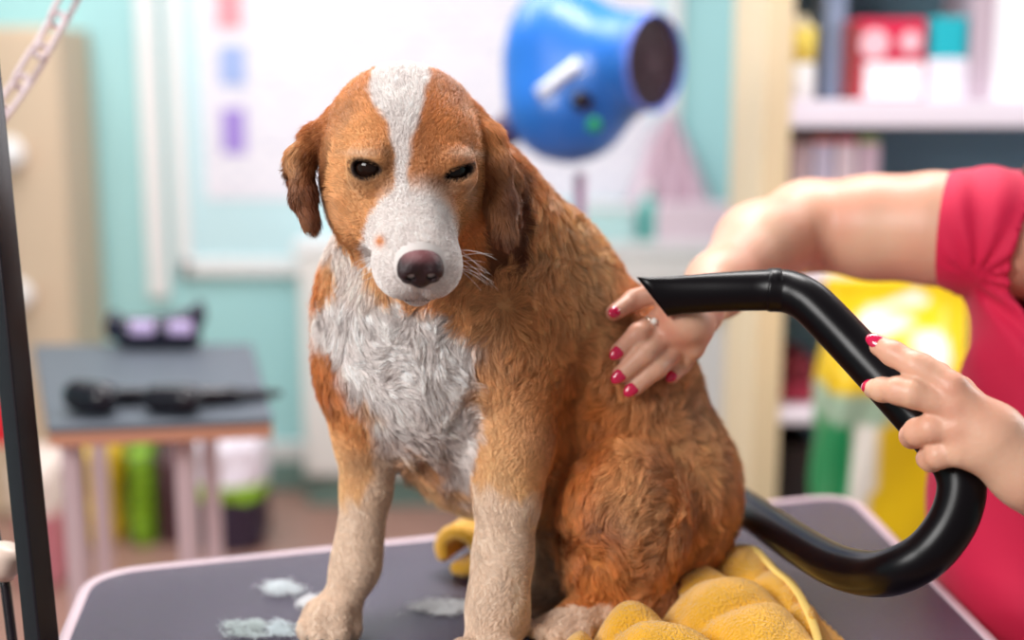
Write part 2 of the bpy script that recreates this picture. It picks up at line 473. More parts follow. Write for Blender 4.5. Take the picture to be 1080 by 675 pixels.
def shelf_box(name, x0, x1, ytop, Y, dep, zb, m, parent=None, bevel=.005):
    a, b = sx_(x0, Y), sx_(x1, Y); zt = W(900, ytop, Y)[2]
    return box(name, ((a + b) / 2, Y + dep / 2, (zb + zt) / 2 + .0008), (b - a, dep, zt - zb), m, parent, bevel=bevel)
Y1 = 2.68
# top visible shelf
r = sx_(858, Y1) / 2 - sx_(823, Y1) / 2; cx = (sx_(823, Y1) + sx_(858, Y1)) / 2; h = W(0, 16, Y1)[2] - z1
t = empty('shampoo_bottle', (cx, Y1 + r, z1)); tag(t, 'yellow and white bottle standing at the left end of the upper shelf', 'bottle')
lathe_obj('bottle', [(.001, .001), (r * .95, .001), (r, .01), (r, h * .45)], t.location, M_white, t)
lathe_obj('label', [(r * 1.01, h * .45), (r * 1.01, h * .85)], t.location, mat('yellow_label', srgb(240, 214, 90), .4), t)
lathe_obj('cap', [(r, h * .85), (r * .9, h * .9), (r * .5, h * .93), (r * .5, h), (.001, h)], t.location, mat('cream_plastic', srgb(236, 220, 180), .4), t)
tag(shelf_box('carton', 862, 885, -30, Y1 + .08, .12, z1 + .0, mat('grey_blue_card', srgb(150, 172, 204), .5)), 'grey-blue carton between the yellow bottle and the red box', 'box')
t = empty('red_box', ((sx_(892, Y1) + sx_(970, Y1)) / 2, Y1, z1)); tag(t, 'red box with pale round prints and a white base on the upper shelf', 'box')
shelf_box('box', 893, 968, 20, Y1, .13, z1, mat('red_card', srgb(212, 40, 78), .35), t)
shelf_box('side_label', 891, 901, 24, Y1 - .004, .12, z1 + .002, mat('brown_red', srgb(150, 60, 60), .4), t, bevel=.001)
shelf_box('base_label', 906, 967, 66, Y1 - .005, .01, z1 + .004, mat('label_white', srgb(240, 236, 240), .4), t, bevel=.001)
for (px_, py_, rr) in ((922, 46, .030), (960, 44, .022)):
    p = W(px_, py_, Y1 - .003); bm = bmesh.new(); add_lathe(bm, [(rr, 0), (rr, .004), (.001, .0042)], Matrix.Translation(Vector(p)) @ Matrix.Rotation(math.pi / 2, 4, 'X'), 28)
    bm_obj('round_print', bm, mat('pale_pink', srgb(240, 190, 200), .4), t, smooth=False)
t = empty('teal_tin', (sx_(992, Y1), Y1, z1)); tag(t, 'teal box with a white base standing right of the red box', 'box')
shelf_box('box', 973, 1011, 18, Y1 + .01, .11, W(0, 62, Y1)[2], mat('teal_card', srgb(30, 176, 190), .4), t)
shelf_box('base', 970, 1014, 62, Y1 + .005, .12, z1, mat('white_card', srgb(228, 222, 232), .4), t)
tag(shelf_box('file_box', 1016, 1039, -80, Y1, .2, z1, mat('grey_pink', srgb(196, 178, 190), .5)), 'greyish pink upright file box near the right end of the upper shelf', 'box')
tag(shelf_box('white_carton', 1042, 1110, -90, Y1 - .02, .2, z1, mat('white_carton', srgb(240, 240, 244), .5)), 'large white carton at the right edge of the upper shelf', 'box')
# second shelf: packets
cols = [(226, 206, 222), (206, 200, 226), (232, 214, 226), (216, 190, 208)]
tops = [(150, 110, 100), (206, 110, 90), (196, 86, 90), (150, 170, 80)]
lab = ['white packet with a brown top, leftmost on the middle shelf', 'lilac packet with an orange top, second from the left on the middle shelf', 'pale pink packet with a red top on the middle shelf', 'pinkish packet with a green top, rightmost of the row on the middle shelf']
for i in range(4):
    a = 833 + i * 24; t = empty('snack_packet', (sx_(a + 11, Y1), Y1, z2 + .001)); tag(t, lab[i], 'packet', 'packets on the middle shelf')
    zt = W(0, 152, Y1)[2]
    box('packet', (sx_(a + 11, Y1), Y1 + .05, (z2 + zt) / 2 + .001), (.042, .10, zt - z2), mat('packet_film', srgb(*cols[i]), .35), t)
    box('top_flap', (sx_(a + 11, Y1), Y1 + .05, zt + .008), (.040, .09, .017), mat('packet_top', srgb(*tops[i]), .4), t)
# lower shelf: dark red folded cloths and a dark crate
for i, (a, b, yt, c_, l_) in enumerate(((833, 872, 404, (150, 34, 60), 'dark red folded cloth on the lower shelf, lower of the pair'), (835, 868, 378, (120, 28, 46), 'dark maroon folded cloth on top of the dark red one'))):
    zb_ = z3 if i == 0 else W(0, 404, Y1)[2] + .001
    o = shelf_box('folded_cloth', a, b, yt, Y1, .2, zb_, mat('red_cloth', srgb(*c_), .8, bump=.5, bscale=90), bevel=.012)
    tag(o, l_, 'folded cloth', 'folded cloths on the lower shelf')
t = empty('crate', (sx_(850, Y1), Y1, z4)); tag(t, 'dark plastic crate on the lowest shelf behind the hose', 'crate')
M_dk = mat('dark_crate', srgb(44, 30, 36), .5)
zt = W(0, 470, Y1)[2]; a, b = sx_(832, Y1), sx_(874, Y1)
z4 = z4 + .001
box('front', ((a + b) / 2, Y1, (z4 + zt) / 2), (b - a, .012, zt - z4), M_dk, t)
box('rear', ((a + b) / 2, Y1 + .24, (z4 + zt) / 2), (b - a, .012, zt - z4), M_dk, t)
box('end', (a + .006, Y1 + .12, (z4 + zt) / 2), (.012, .23, zt - z4), M_dk, t)
box('end', (b - .006, Y1 + .12, (z4 + zt) / 2), (.012, .23, zt - z4), M_dk, t)
box('bottom', ((a + b) / 2, Y1 + .12, z4 + .006), (b - a, .24, .011), M_dk, t)
# big feed bag, standing on the floor in front of the shelves
YBg = 2.28
def bag(name, x0, x1, yt, yb, Y, dep, painter, seed=1, zfloor=None):
    xa, xb = W(x0, (yt + yb) / 2, Y)[0], W(x1, (yt + yb) / 2, Y)[0]; zt = W(0, yt, Y)[2]; zb = W(0, yb, Y)[2] if zfloor is None else zfloor
    nu, nv = 64, 70; V = []; F = []
    for j in range(nv + 1):
        v = j / nv
        pinch = 1 - sstep(np.array(v), .80, 1.0) * .93
        bot = .9 + .1 * sstep(np.array(v), 0, .08)
        for i in range(nu):
            a = 2 * math.pi * i / nu; c_, s_ = math.cos(a), math.sin(a)
            e = .55
            X = np.sign(c_) * abs(c_) ** e; Yv = np.sign(s_) * abs(s_) ** e
            wr = .006 * math.sin(a * 5 + v * 9 + seed) + .005 * math.sin(a * 9 - v * 23 + seed * 2)
            V.append(((xa + xb) / 2 + X * ((xb - xa) / 2 + wr) * bot * (1 - .05 * math.sin(v * math.pi * 2)), Y + dep / 2 + Yv * (dep / 2 + wr) * pinch * bot, zb + (zt - zb) * v))
    for j in range(nv):
        for i in range(nu): F.append((j * nu + i, j * nu + (i + 1) % nu, (j + 1) * nu + (i + 1) % nu, (j + 1) * nu + i))
    F.append(tuple(range(nu))[::-1]); F.append(tuple(nv * nu + i for i in range(nu)))
    me = mesh_from(name, V, F); V = np.array(V)
    U = (V[:, 0] - xa) / (xb - xa); T = (V[:, 2] - zb) / (zt - zb)
    set_col(me, painter(U, T))
    return link_mesh(name, me, attr_mat(name + '_film', rough=.35, spec=.4))
YEL = np.array(srgb(238, 198, 22)[:3]); GRN = np.array(srgb(28, 140, 84)[:3]); WHT = np.array(srgb(240, 236, 226)[:3]); LIME = np.array(srgb(150, 200, 40)[:3])
BLK = np.array(srgb(50, 36, 56)[:3])
def paint_feed(U, T):
    c = np.tile(YEL, (len(U), 1))
    low = T < .64
    c[low & (U < .30)] = WHT; c[low & (U < .13)] = GRN; c[low & (T > .54) & (U < .42)] = GRN * .6 + WHT * .4
    c[(T < .12)] = GRN
    for (u, t_, ru, rt) in ((.35, .86, .16, .05), (.72, .76, .15, .08), (.60, .93, .12, .03)):
        m = ((U - u) / ru) ** 2 + ((T - t_) / rt) ** 2 < 1; c[m] = WHT
    return c
o = bag('feed_bag', 872, 1012, 300, 1000, YBg, .18, lambda U, T: paint_feed(U, np.clip((T - .43) / .57, 0, 1)), 1, zfloor=.002)
tag(o, 'big yellow, green and white pet food bag standing in front of the shelf unit', 'bag')

# ------------------------------------------------------------------ blue blower dryer on a stand
YD = 2.25
Bd = Sdf()
zd = 2.28
Bd.ell(P(598, 84, zd + .06), (.112, .10, .128), k=.02)
Bd.ell(P(586, 46, zd + .06), (.085, .09, .11), k=.05)
Bd.ell(P(600, 118, zd + .03), (.105, .09, .090), k=.05)
axd = nrm(np.array([.74, -.67, -.02]))
c0 = P(690, 66, zd - .05)
Bd.cap(c0 - axd * .16, c0 - axd * .035, .098, .086, k=.05)
def post_d(p, d):
    l = (p - c0) @ axd; r = np.linalg.norm((p - c0) - l[:, None] * axd, axis=1)
    cyl = np.maximum(r - .085, np.abs(l + .035) - .038)                 # intake collar
    d = smin(d, cyl, .008)
    hole = np.maximum(r - .0815, np.abs(l - .0875) - .1125)
    return np.maximum(np.maximum(d, -hole), l - .003)
Bd.post = post_d
_pr_mesh = Bd.mesh
lo, hi = c0 + np.array([-.36, -.12, -.28]), c0 + np.array([.12, .36, .26])
g = [np.arange(lo[i], hi[i], .0045) for i in range(3)]
# sample with the collar included
class _Full(Sdf): pass
def full_mesh(S, name, axes):
    X = np.stack(np.meshgrid(*axes, indexing='ij'), -1); D_ = S.at(X)
    class Q(Sdf):
        def at(s, p): return S.at(p)
        def grad(s, p, e=.0007): return S.grad(p, e)
        def apply(s, q, d, v): return D_[tuple(slice(0, n) for n in d.shape)] if d.shape == D_.shape else d
    t_ = Q(); t_.pr = [dict(t='ell', c=X.reshape(-1, 3).mean(0), r=np.array([9.0] * 3), rot=np.eye(3), k=.01, R=9.0, op='add')]
    return t_.mesh(name, axes)
dme, _, _ = full_mesh(Bd, 'housing', g)
dr = empty('blower_dryer', P(612, 178, zd + .06)); tag(dr, 'round blue pet blower dryer with a dark grille, on a pole stand behind the dog', 'dryer')
M_blue = mat('blue_plastic', srgb(38, 112, 204), .32, coat=.15)
link_mesh('housing', dme, M_blue, dr)
RD = frame_to(axd)
def on_axis(l): return Matrix.Translation(Vector(c0 + axd * l)) @ RD
M_grd = mat('grille_dark', srgb(40, 20, 26), .35)
bm = bmesh.new(); add_lathe(bm, [(.001, -.022), (.081, -.022), (.081, -.019), (.001, -.019)], on_axis(0), 40); bm_obj('intake_back', bm, M_grd, dr)
bm = bmesh.new()
for rr in (.012, .024, .036, .048, .060, .072):
    prof = [(rr - .0018, -.004), (rr + .0018, -.004), (rr + .0018, 0), (rr - .0018, 0), (rr - .0018, -.004)]
    add_lathe(bm, prof, on_axis(0), 40, cap=False)
for k in range(6):
    a = k * math.pi / 6; add_box(bm, (0, 0, 0), (1, 1, 1)) if False else None
    M_ = on_axis(-.002) @ Matrix.Rotation(a, 4, 'Z') @ Matrix.Diagonal((.160, .003, .003, 1)); bmesh.ops.create_cube(bm, size=1, matrix=M_)
bm_obj('grille', bm, mat('grille_plastic', srgb(70, 40, 54), .3), dr)
bm = bmesh.new(); add_lathe(bm, [(.081, -.006), (.085, -.006), (.086, .002), (.084, .005), (.081, .004), (.081, -.006)], on_axis(0), 48, cap=False); bm_obj('intake_rim', bm, mat('rim_blue', srgb(110, 130, 226), .25), dr, smooth=True)
def dz(px_, py_): 
    z = Bd.surf(px_, py_, 1.9, 2.7, .003); return z
q = [P(x, y, dz(x, y) - .003) for x, y in ((568, 99), (579, 91), (590, 82), (601, 74), (611, 66))]
tube('label_strip', q, [(.011, .011)] * 5, mat('strip_white', srgb(240, 242, 250), .3), dr, n=12)
p = P(612, 106, dz(612, 106)); bm = bmesh.new(); add_lathe(bm, [(.017, -.01), (.017, .016), (.013, .020), (.001, .021)], Matrix.Translation(Vector(p)) @ frame_to(nrm(np.array([.1, -1, 0]))), 24); bm_obj('dial', bm, mat('dial_black', srgb(24, 16, 34), .15), dr, smooth=True)
p = P(626, 131, dz(626, 131)); bm = bmesh.new(); add_lathe(bm, [(.013, -.01), (.013, .005), (.001, .008)], Matrix.Translation(Vector(p)) @ frame_to(nrm(np.array([.1, -1, -.1]))), 24); bm_obj('green_button', bm, mat('button_green', srgb(20, 176, 110), .3), dr, smooth=True)
M_pole = mat('mauve_metal', srgb(170, 120, 150), .3, .6)
pb = P(612, 165, zd + .07)
tube('outlet', [P(548, 128, zd + .08), P(535, 138, zd + .08), P(520, 146, zd + .08)], [.034, .030, .028], mat('outlet_black', srgb(70, 40, 80), .3), dr, n=24)
st = empty('dryer_stand', (pb[0], pb[1], 0)); tag(st, 'thin mauve metal pole stand holding up the blue dryer', 'stand')
tube('pole', [(pb[0], pb[1], .06), (pb[0], pb[1], .7), (pb[0], pb[1], pb[2] - .03)], .010, M_pole, st)
for k in range(5):
    a = k * 2 * math.pi / 5 + .3; L = Vector((math.cos(a), math.sin(a), 0))
    lg = tube('leg', [Vector((pb[0], pb[1], .08)), Vector((pb[0], pb[1], .075)) + L * .12, Vector((pb[0], pb[1], .05)) + L * .26], [.013, .011, .009], M_pole, st)
    bm = bmesh.new(); bmesh.ops.create_uvsphere(bm, u_segments=16, v_segments=10, radius=.022, matrix=Matrix.Translation(Vector((pb[0], pb[1], .0225)) + L * .26)); bm_obj('caster', bm, M_dk, lg, smooth=True)

# ------------------------------------------------------------------ second grooming table at the back left
zt_ = .85
A = [P(30, 362, 2.55), P(268, 362, 2.55), P(289, 444, 1.955), P(48, 452, 1.93)]
A = [G(34, 363), G(266, 362), G(288, 440), G(50, 450)]
t = empty('rear_table', (float(sum(a[0] for a in A) / 4), float(sum(a[1] for a in A) / 4), 0)); tag(t, 'grey-topped table with pale legs at the back left, tools lying on it', 'table')
def slab(name, pts, z0, z1, m, parent, bevel=.004):
    bm = bmesh.new(); lo = [bm.verts.new((p[0], p[1], z0)) for p in pts]; hi = [bm.verts.new((p[0], p[1], z1)) for p in pts]
    bm.faces.new(hi); bm.faces.new(lo[::-1]); n = len(pts)
    for i in range(n): bm.faces.new((lo[i], lo[(i + 1) % n], hi[(i + 1) % n], hi[i]))
    return bm_obj(name, bm, m, parent, bevel=bevel)
slab('rubber_top', A, zt_ - .012, zt_, mat('grey_rubber', srgb(80, 86, 96), .5, noise=.06, nscale=30), t)
cA = sum(A) / 4
slab('wooden_board', [cA + (a - cA) * .995 for a in A], zt_ - .034, zt_ - .0125, mat('orange_wood', srgb(196, 136, 110), .5), t)
M_lg = mat('pale_metal', srgb(214, 190, 196), .3, .3)
feet = [cA + (a - cA) * np.array([.5, .8, 1]) + np.array([-.02, 0, 0]) for a in A]
for f in feet: box('leg', (f[0], f[1], (zt_ - .034) / 2), (.030, .030, zt_ - .036), M_lg, t, bevel=.005)
def bar(name, a, b, w, m, parent): 
    a, b = Vector(a), Vector(b); L = (b - a).length
    bm = bmesh.new(); bmesh.ops.create_cube(bm, size=1, matrix=Matrix.Translation((a + b) / 2) @ frame_to(b - a) @ Matrix.Diagonal((w, w, L, 1))); return bm_obj(name, bm, m, parent, bevel=w * .12)
bar('brace', (feet[3][0], feet[3][1], .30), (feet[2][0], feet[2][1], .30), .03, M_lg, t)
bar('brace', (feet[2][0] , feet[2][1], .42), (feet[1][0], feet[1][1], .12), .03, M_lg, t)
bar('brace', (feet[0][0], feet[0][1], .30), (feet[3][0], feet[3][1], .30), .03, M_lg, t)
# tools on it
T = Sdf(); 
def tp(px_, py_, h): return G(px_, py_, zt_ + h)
for (a, b, ra, rb) in (((84, 417), (108, 420), .026, .026), ((104, 418), (165, 417), .015, .013), ((165, 420), (198, 421), .022, .024), ((196, 418), (245, 417), .017, .013), ((245, 417), (294, 415), .013, .006)):
    T.cap(tp(a[0], a[1], ra + .001), tp(b[0], b[1], rb + .001), ra, rb, .010)
pts = np.array([q['c'] for q in T.pr]); lo, hi = pts.min(0) - .12, pts.max(0) + .12
me, _, _ = T.mesh('grooming_tool', [np.arange(lo[i], hi[i], .003) for i in range(3)])
tag(link_mesh('grooming_tool', me, mat('tool_black', srgb(22, 18, 28), .25)), 'long black grooming tool lying along the front of the rear table', 'tool')
T = Sdf()
def tq(x, y): return P(x, y, 2.50)
T.chain([(tq(123, 347), .022), (tq(138, 349), .026), (tq(165, 349), .028), (tq(192, 345), .030), (tq(206, 334), .018), (tq(211, 322), .009)], .015)
T.cap(tq(122, 345), tq(120, 334), .018, .012, .01)
T.cap(tq(135, 356), tq(200, 356), .022, .022, .01)
pts = np.array([q['c'] for q in T.pr]); lo, hi = pts.min(0) - .10, pts.max(0) + .10; lo[2] = zt_ + .001
T.post = lambda p, d: np.maximum(d, (zt_ + .003) - p[:, 2])
me, _, _ = T.mesh('clipper_cradle', [np.arange(lo[i], hi[i], .003) for i in range(3)])
cr = empty('clipper_cradle', (float(tq(165, 349)[0]), float(tq(165, 349)[1]), zt_)); tag(cr, 'black curved clipper cradle with lilac panels at the back edge of the rear table', 'clipper')
link_mesh('cradle', me, mat('cradle_black', srgb(26, 24, 44), .2), cr)
for x, w in ((150, 26), (190, 26)):
    z_ = T.surf(x, 346, 1.6, 3.2, .003) or 2.5
    p = P(x, 346, z_ - .002); box('panel', p, (w * z_ / FPX, .014, .026), mat('lilac_panel', srgb(206, 184, 230), .2), cr, bevel=.005)
# bags stored near the wall under it
def floor_bag(name, x0, x1, yt, Y, dep, painter, label, cat='bag', seed=1):
    o = bag(name, x0, x1, yt, 0, Y, dep, painter, seed, zfloor=.002); tag(o, label, cat); return o
floor_bag('yellow_sack', 58, 102, 458, 3.66, .2, lambda U, T: np.where((T < .9)[:, None], YEL * .95, YEL * .8), 'yellow sack standing on the floor under the rear table', seed=2)
floor_bag('striped_sack', 116, 144, 462, 3.66, .16, lambda U, T: np.where((np.sin(T * 60) > 0)[:, None], LIME * .8, LIME * .45) * np.where(((U > .2) & (U < .95))[:, None], 1, .25), 'lime and dark striped sack between the yellow sack and the white bag', seed=3)
floor_bag('dark_sack', 154, 174, 470, 3.68, .14, lambda U, T: np.tile(np.array(srgb(84, 52, 58)[:3]), (len(U), 1)), 'dark brown sack behind the pale table leg', seed=5)
floor_bag('white_bag', 188, 262, 448, 3.60, .2, lambda U, T: np.where((T > .52)[:, None], np.array(srgb(236, 226, 238)[:3]), np.where((T > .40)[:, None], LIME, BLK)), 'white bag with lime band and dark purple base under the right of the rear table', seed=4)
floor_bag('pink_sack', -10, 34, 480, 3.3, .2, lambda U, T: np.where((T > .55)[:, None], np.array(srgb(232, 214, 204)[:3]), np.array(srgb(196, 120, 130)[:3])), 'pale pink and cream sack at the left edge behind the black post', seed=6)
o = tag(fbox('red_tin', -14, 424, 8, 470, 3.3, .07, mat('red_paint', srgb(220, 30, 50), .35)), 'small red tin at the left edge, resting on the pale pink sack', 'tin')
# ================================================================== grooming table in front
def gp(x, y, z=TABLE_Z): q = G(x, y); return np.array([q[0], q[1], z])
c1, c2 = gp(96, 604), gp(895, 521)
dl = nrm(gp(77, 673) - gp(101, 612)); dr_ = nrm(gp(951, 580) - gp(893, 533)); dr_ = nrm(dr_ + np.array([-.09, 0, 0]))
dl = nrm(dl * np.array([1, 1, 0])); dr_ = nrm(dr_ * np.array([1, 1, 0]))
c4 = c1 + dl * .52; c3 = c2 + dr_ * .66
TB = [c1, c2, c3, c4]
def rounded(poly, r, n=8):
    out = []
    for i in range(len(poly)):
        p, a, b = poly[i], poly[i - 1], poly[(i + 1) % len(poly)]
        u, v = nrm(a - p), nrm(b - p)
        for k in range(n + 1):
            t = k / n; A_, B_ = p + u * r, p + v * r
            out.append((1 - t) ** 2 * A_ + 2 * t * (1 - t) * p + t * t * B_)
    return out
RO = rounded(TB, .055)
cT = sum(TB) / 4
gt = empty('grooming_table', (float(cT[0]), float(cT[1]), 0)); tag(gt, 'large rounded grooming table with dark purple-grey rubber top, the dog on it', 'table')
M_rub = mat('purple_rubber', srgb(54, 42, 64), .27, noise=.10, nscale=60, bump=.5, bscale=420)
slab('rubber_top', RO, TABLE_Z - .016, TABLE_Z - .001, M_rub, gt, bevel=0)
slab('board', [cT + (p - cT) * .985 for p in RO], TABLE_Z - .036, TABLE_Z - .0165, mat('board_grey', srgb(120, 110, 118), .5), gt, bevel=0)
bm = bmesh.new()
loop = [Vector((p[0], p[1], TABLE_Z - .0065)) for p in RO]
rings = []
for i, p in enumerate(loop):
    a, b = loop[i - 1], loop[(i + 1) % len(loop)]; T_ = (b - a).normalized(); N2 = Vector((T_.y, -T_.x, 0))
    rings.append([bm.verts.new(p + N2 * ox + Vector((0, 0, oz))) for ox, oz in ((-.005, .0068), (.004, .0068), (.007, .004), (.007, -.012), (.004, -.014), (-.005, -.014))])
for i in range(len(rings)):
    a, b = rings[i], rings[(i + 1) % len(rings)]
    for k in range(6): bm.faces.new((a[k], a[(k + 1) % 6], b[(k + 1) % 6], b[k]))
bm_obj('edge_trim', bm, mat('trim_pink_grey', srgb(196, 172, 180), .35), gt, smooth=True)
for f in [cT + (p - cT) * .78 for p in TB]:
    box('leg', (f[0], f[1], (TABLE_Z - .037) / 2), (.04, .04, TABLE_Z - .038), mat('leg_metal', srgb(150, 140, 150), .3, .7), gt, bevel=.004)

# ------------------------------------------------------------------ black grooming post and its chain
gpost = empty('grooming_stand', P(50, 700, 1.06)); tag(gpost, 'black square grooming stand post rising beside the table at the left edge', 'post')
M_blackmetal = mat('black_enamel', srgb(30, 22, 28), .25, .2, noise=.2, nscale=300)
bm = bmesh.new()
a, b = Vector(P(63, 860, 1.10)), Vector(P(-68, -420, 1.12))
bmesh.ops.create_cube(bm, size=1, matrix=Matrix.Translation((a + b) / 2) @ frame_to(b - a) @ Matrix.Rotation(.5, 4, 'Z') @ Matrix.Diagonal((.021, .021, (b - a).length, 1)))
bm_obj('post', bm, M_blackmetal, gpost, bevel=.002)
tube('arm', [b, b + Vector((.06, .02, .02)), b + Vector((.30, .10, .02)), b + Vector((.42, .14, .0))], .009, M_blackmetal, gpost)
cl = tube('clamp', [P(-6, 560, 1.14), P(6, 620, 1.13), P(16, 700, 1.12), P(24, 740, 1.11), P(48, 748, 1.10)], .0045, M_blackmetal, gpost)
bm = bmesh.new(); add_lathe(bm, [(.001, -.014), (.012, -.014), (.015, -.006), (.015, .006), (.012, .014), (.001, .014)], Matrix.Translation(Vector(P(4, 592, 1.125))) @ Matrix.Rotation(.3, 4, 'Y'), 20)
bm_obj('clamp_knob', bm, mat('knob_cream', srgb(214, 190, 176), .4), gpost, smooth=True)
ck = empty('hanging_chain', P(74, -10, 1.42)); tag(ck, 'pale plastic link chain hanging across the upper left corner', 'chain')
M_ch = mat('chain_plastic', srgb(224, 204, 208), .3)
zc = 1.42
cp = catmull([P(150, -190, zc), P(98, -55, zc), P(60, 22, zc), (P(34, 68, zc)), P(2, 116, zc), P(-50, 175, zc)], 40)
acc = [0]
for u, v in zip(cp[:-1], cp[1:]): acc.append(acc[-1] + np.linalg.norm(v - u))
pitch = .040; k = 0; s = .02
def link_bm(center, dirv, rollv, L=.027, Wd=.0115, r=.0032):
    bm = bmesh.new(); d = Vector(dirv); w = Vector(rollv)
    pts = []
    for i in range(28):
        a = 2 * math.pi * i / 28; x = math.cos(a) * Wd; y = math.sin(a) * Wd + (L - Wd) * (1 if math.sin(a) > 0 else -1)
        pts.append(Vector(center) + w * x + d * y)
    N3 = d.cross(w).normalized(); R3 = []
    for i, p in enumerate(pts):
        T_ = (pts[(i + 1) % 28] - pts[i - 1]).normalized(); u = N3; v = T_.cross(u)
        R3.append([bm.verts.new(p + u * r * math.cos(q * math.pi / 5) + v * r * math.sin(q * math.pi / 5)) for q in range(10)])
    for i in range(28):
        a_, b_ = R3[i], R3[(i + 1) % 28]
        for q in range(10): bm.faces.new((a_[q], a_[(q + 1) % 10], b_[(q + 1) % 10], b_[q]))
    return bm
while s < acc[-1] - .02:
    i = min(int(np.searchsorted(acc, s)), len(cp) - 2); d = nrm(cp[i + 1] - cp[i - 1])
    side = nrm(np.cross(d, [0, 1, 0])); other = nrm(np.cross(d, side))
    roll = nrm(side * math.cos(.55) + other * math.sin(.55)) if k % 2 == 0 else nrm(-side * math.sin(.55) + other * math.cos(.55))
    bm_obj('link', link_bm(cp[i], d, roll), M_ch, ck, smooth=True)
    s += pitch; k += 1
# ================================================================== the dog
D = Sdf()
def px(r, z): return r * z / FPX
def PR(x, y, z, r): return (P(x, y, z), px(r, z))
def dchain(lst, k=.03, ln=.015, flow=None): D.chain([PR(*t) for t in lst], k, ln, flow)
DN = np.array([0, 0, -1.0])
# trunk
dchain([(462, 168, 1.125, 60), (500, 238, 1.16, 76), (556, 304, 1.21, 84), (634, 402, 1.25, 90), (670, 500, 1.265, 98)], .03, .018)
dchain([(440, 215, 1.13, 64), (434, 300, 1.165, 82), (442, 375, 1.18, 92)], .04, .015, flow=(0, 0, -1))
dchain([(450, 400, 1.19, 80), (500, 445, 1.22, 72), (590, 500, 1.25, 70)], .04, .026, flow=(.25, .05, -1))
D.ell(P(684, 535, 1.255), (px(86, 1.25), .084, px(96, 1.25)), k=.04, flow=(.3, .1, -1), ln=.018)
# near thigh, knee, hind foot
D.ell(P(658, 546, 1.180), (px(68, 1.2), .052, px(84, 1.2)), k=.010, flow=(-.35, -.1, -1), ln=.018)
dchain([(640, 600, 1.19, 46), (690, 640, 1.185, 22)], .025, .016)
dchain([(705, 642, 1.185, 21), (650, 652, 1.172, 19), (610, 655, 1.16, 20), (590, 662, 1.15, 18)], .014, .008)
for i, (x, y, z) in enumerate([(566, 664, 1.15), (572, 668, 1.137), (588, 672, 1.128), (604, 673, 1.130)]):
    D.cap(P(x + 12, y - 5, z + .008), P(x, y, z), px(10, 1.15), px(9, 1.15), .006, ln=.006)
# far hind leg
dchain([(612, 500, 1.245, 60), (588, 590, 1.23, 34), (572, 625, 1.215, 22)], .03, .02)
dchain([(572, 628, 1.215, 18), (545, 640, 1.20, 16)], .01, .008)
# tail lying behind
D.chain([(P(730, 560, 1.33), .026), (P(700, 590, 1.40), .022), (P(640, 592, 1.42), .014)], .02, .03)
# shoulders
D.ell(P(538, 345, 1.155), (px(56, 1.16), .05, px(92, 1.16)), k=.03, flow=(.1, 0, -1), ln=.019)
D.ell(P(378, 365, 1.175), (px(38, 1.17), .045, px(80, 1.17)), k=.035, flow=(-.1, 0, -1), ln=.017)
# front legs
dchain([(378, 400, 1.18, 33), (386, 465, 1.185, 27), (386, 520, 1.185, 21), (380, 565, 1.183, 18), (375, 598, 1.18, 20), (364, 628, 1.172, 18)], .022, .006, flow=(0, 0, -1))
dchain([(543, 400, 1.15, 43), (541, 470, 1.15, 35), (535, 530, 1.145, 27), (530, 590, 1.14, 25), (524, 640, 1.133, 25), (518, 678, 1.125, 24)], .025, .007, flow=(0, 0, -1))
def paw(cx, cy, cz, s, dx=0):
    D.ell(P(cx, cy, cz), (px(27 * s, cz), .030 * s, .019 * s), k=.014, flow=(0, -1, -.3), ln=.007)
    for k, (ox, oz, oy) in enumerate([(-21, -.010, 1), (-8, -.026, 3), (8, -.026, 3), (21, -.010, 1)]):
        a = P(cx + ox * s * .8, cy - 3, cz + oz * s + .012)
        b = P(cx + (ox + dx) * s, cy, cz + oz * s); b[2] = TABLE_Z + .0125 * s
        D.cap(a, b, .0115 * s, .0118 * s, .005, flow=(0, -1, -.5), ln=.005)
paw(350, 650, 1.168, .98, -3)
paw(514, 697, 1.118, 1.1, -2)

# head frame
H0 = P(428, 172, 1.085)
VF = nrm(P(432, 200, 1.0) - np.array([0, 0, CAMZ])); VR = np.array([1.0, 0, 0]); VU = nrm(np.cross(VR, VF))
hf = nrm(VR * .075 - VU * .50 - VF * .866)
hr = np.array([1.0, 0.02, -.045]); hr = nrm(hr - hf * (hr @ hf))
hu = np.cross(hf, hr)
HM = np.stack([hr, hf, hu])           # rows: right, forward, up
def HL(x, y, z): return H0 + hr * x + hf * y + hu * z
back = -hf
D.ell(HL(0, -.012, .013), (.067, .074, .064), HM, k=.02, flow=back + np.array([0, 0, -.2]), ln=.0095)
D.ell(HL(0, .026, .020), (.052, .042, .036), HM, k=.025, flow=back, ln=.005)          # forehead
D.cap(HL(-.026, .030, .032), HL(-.029, .052, .028), .020, .012, .02, flow=back, ln=.005)
D.cap(HL(.026, .030, .032), HL(.029, .052, .028), .020, .012, .02, flow=back, ln=.005)
D.ell(HL(-.040, .010, -.022), (.027, .048, .038), HM, k=.03, flow=back, ln=.013)     # cheeks
D.ell(HL(.040, .010, -.022), (.027, .048, .038), HM, k=.03, flow=back, ln=.013)
D.cap(HL(0, .045, .014), HL(0, .132, -.007), .026, .0150, .025, flow=back, ln=.004)   # bridge
D.cap(HL(0, .035, -.018), HL(0, .120, -.024), .043, .0270, .025, flow=back, ln=.004)   # muzzle
D.ell(HL(-.014, .119, -.027), (.0185, .024, .018), HM, k=.016, flow=back + hr * -.4 - hu * .3, ln=.005)  # lips
D.ell(HL(.014, .119, -.027), (.0185, .024, .018), HM, k=.016, flow=back + hr * .4 - hu * .3, ln=.005)
D.cap(HL(0, .05, -.042), HL(0, .119, -.048), .026, .0130, .004, flow=back, ln=.005)   # jaw
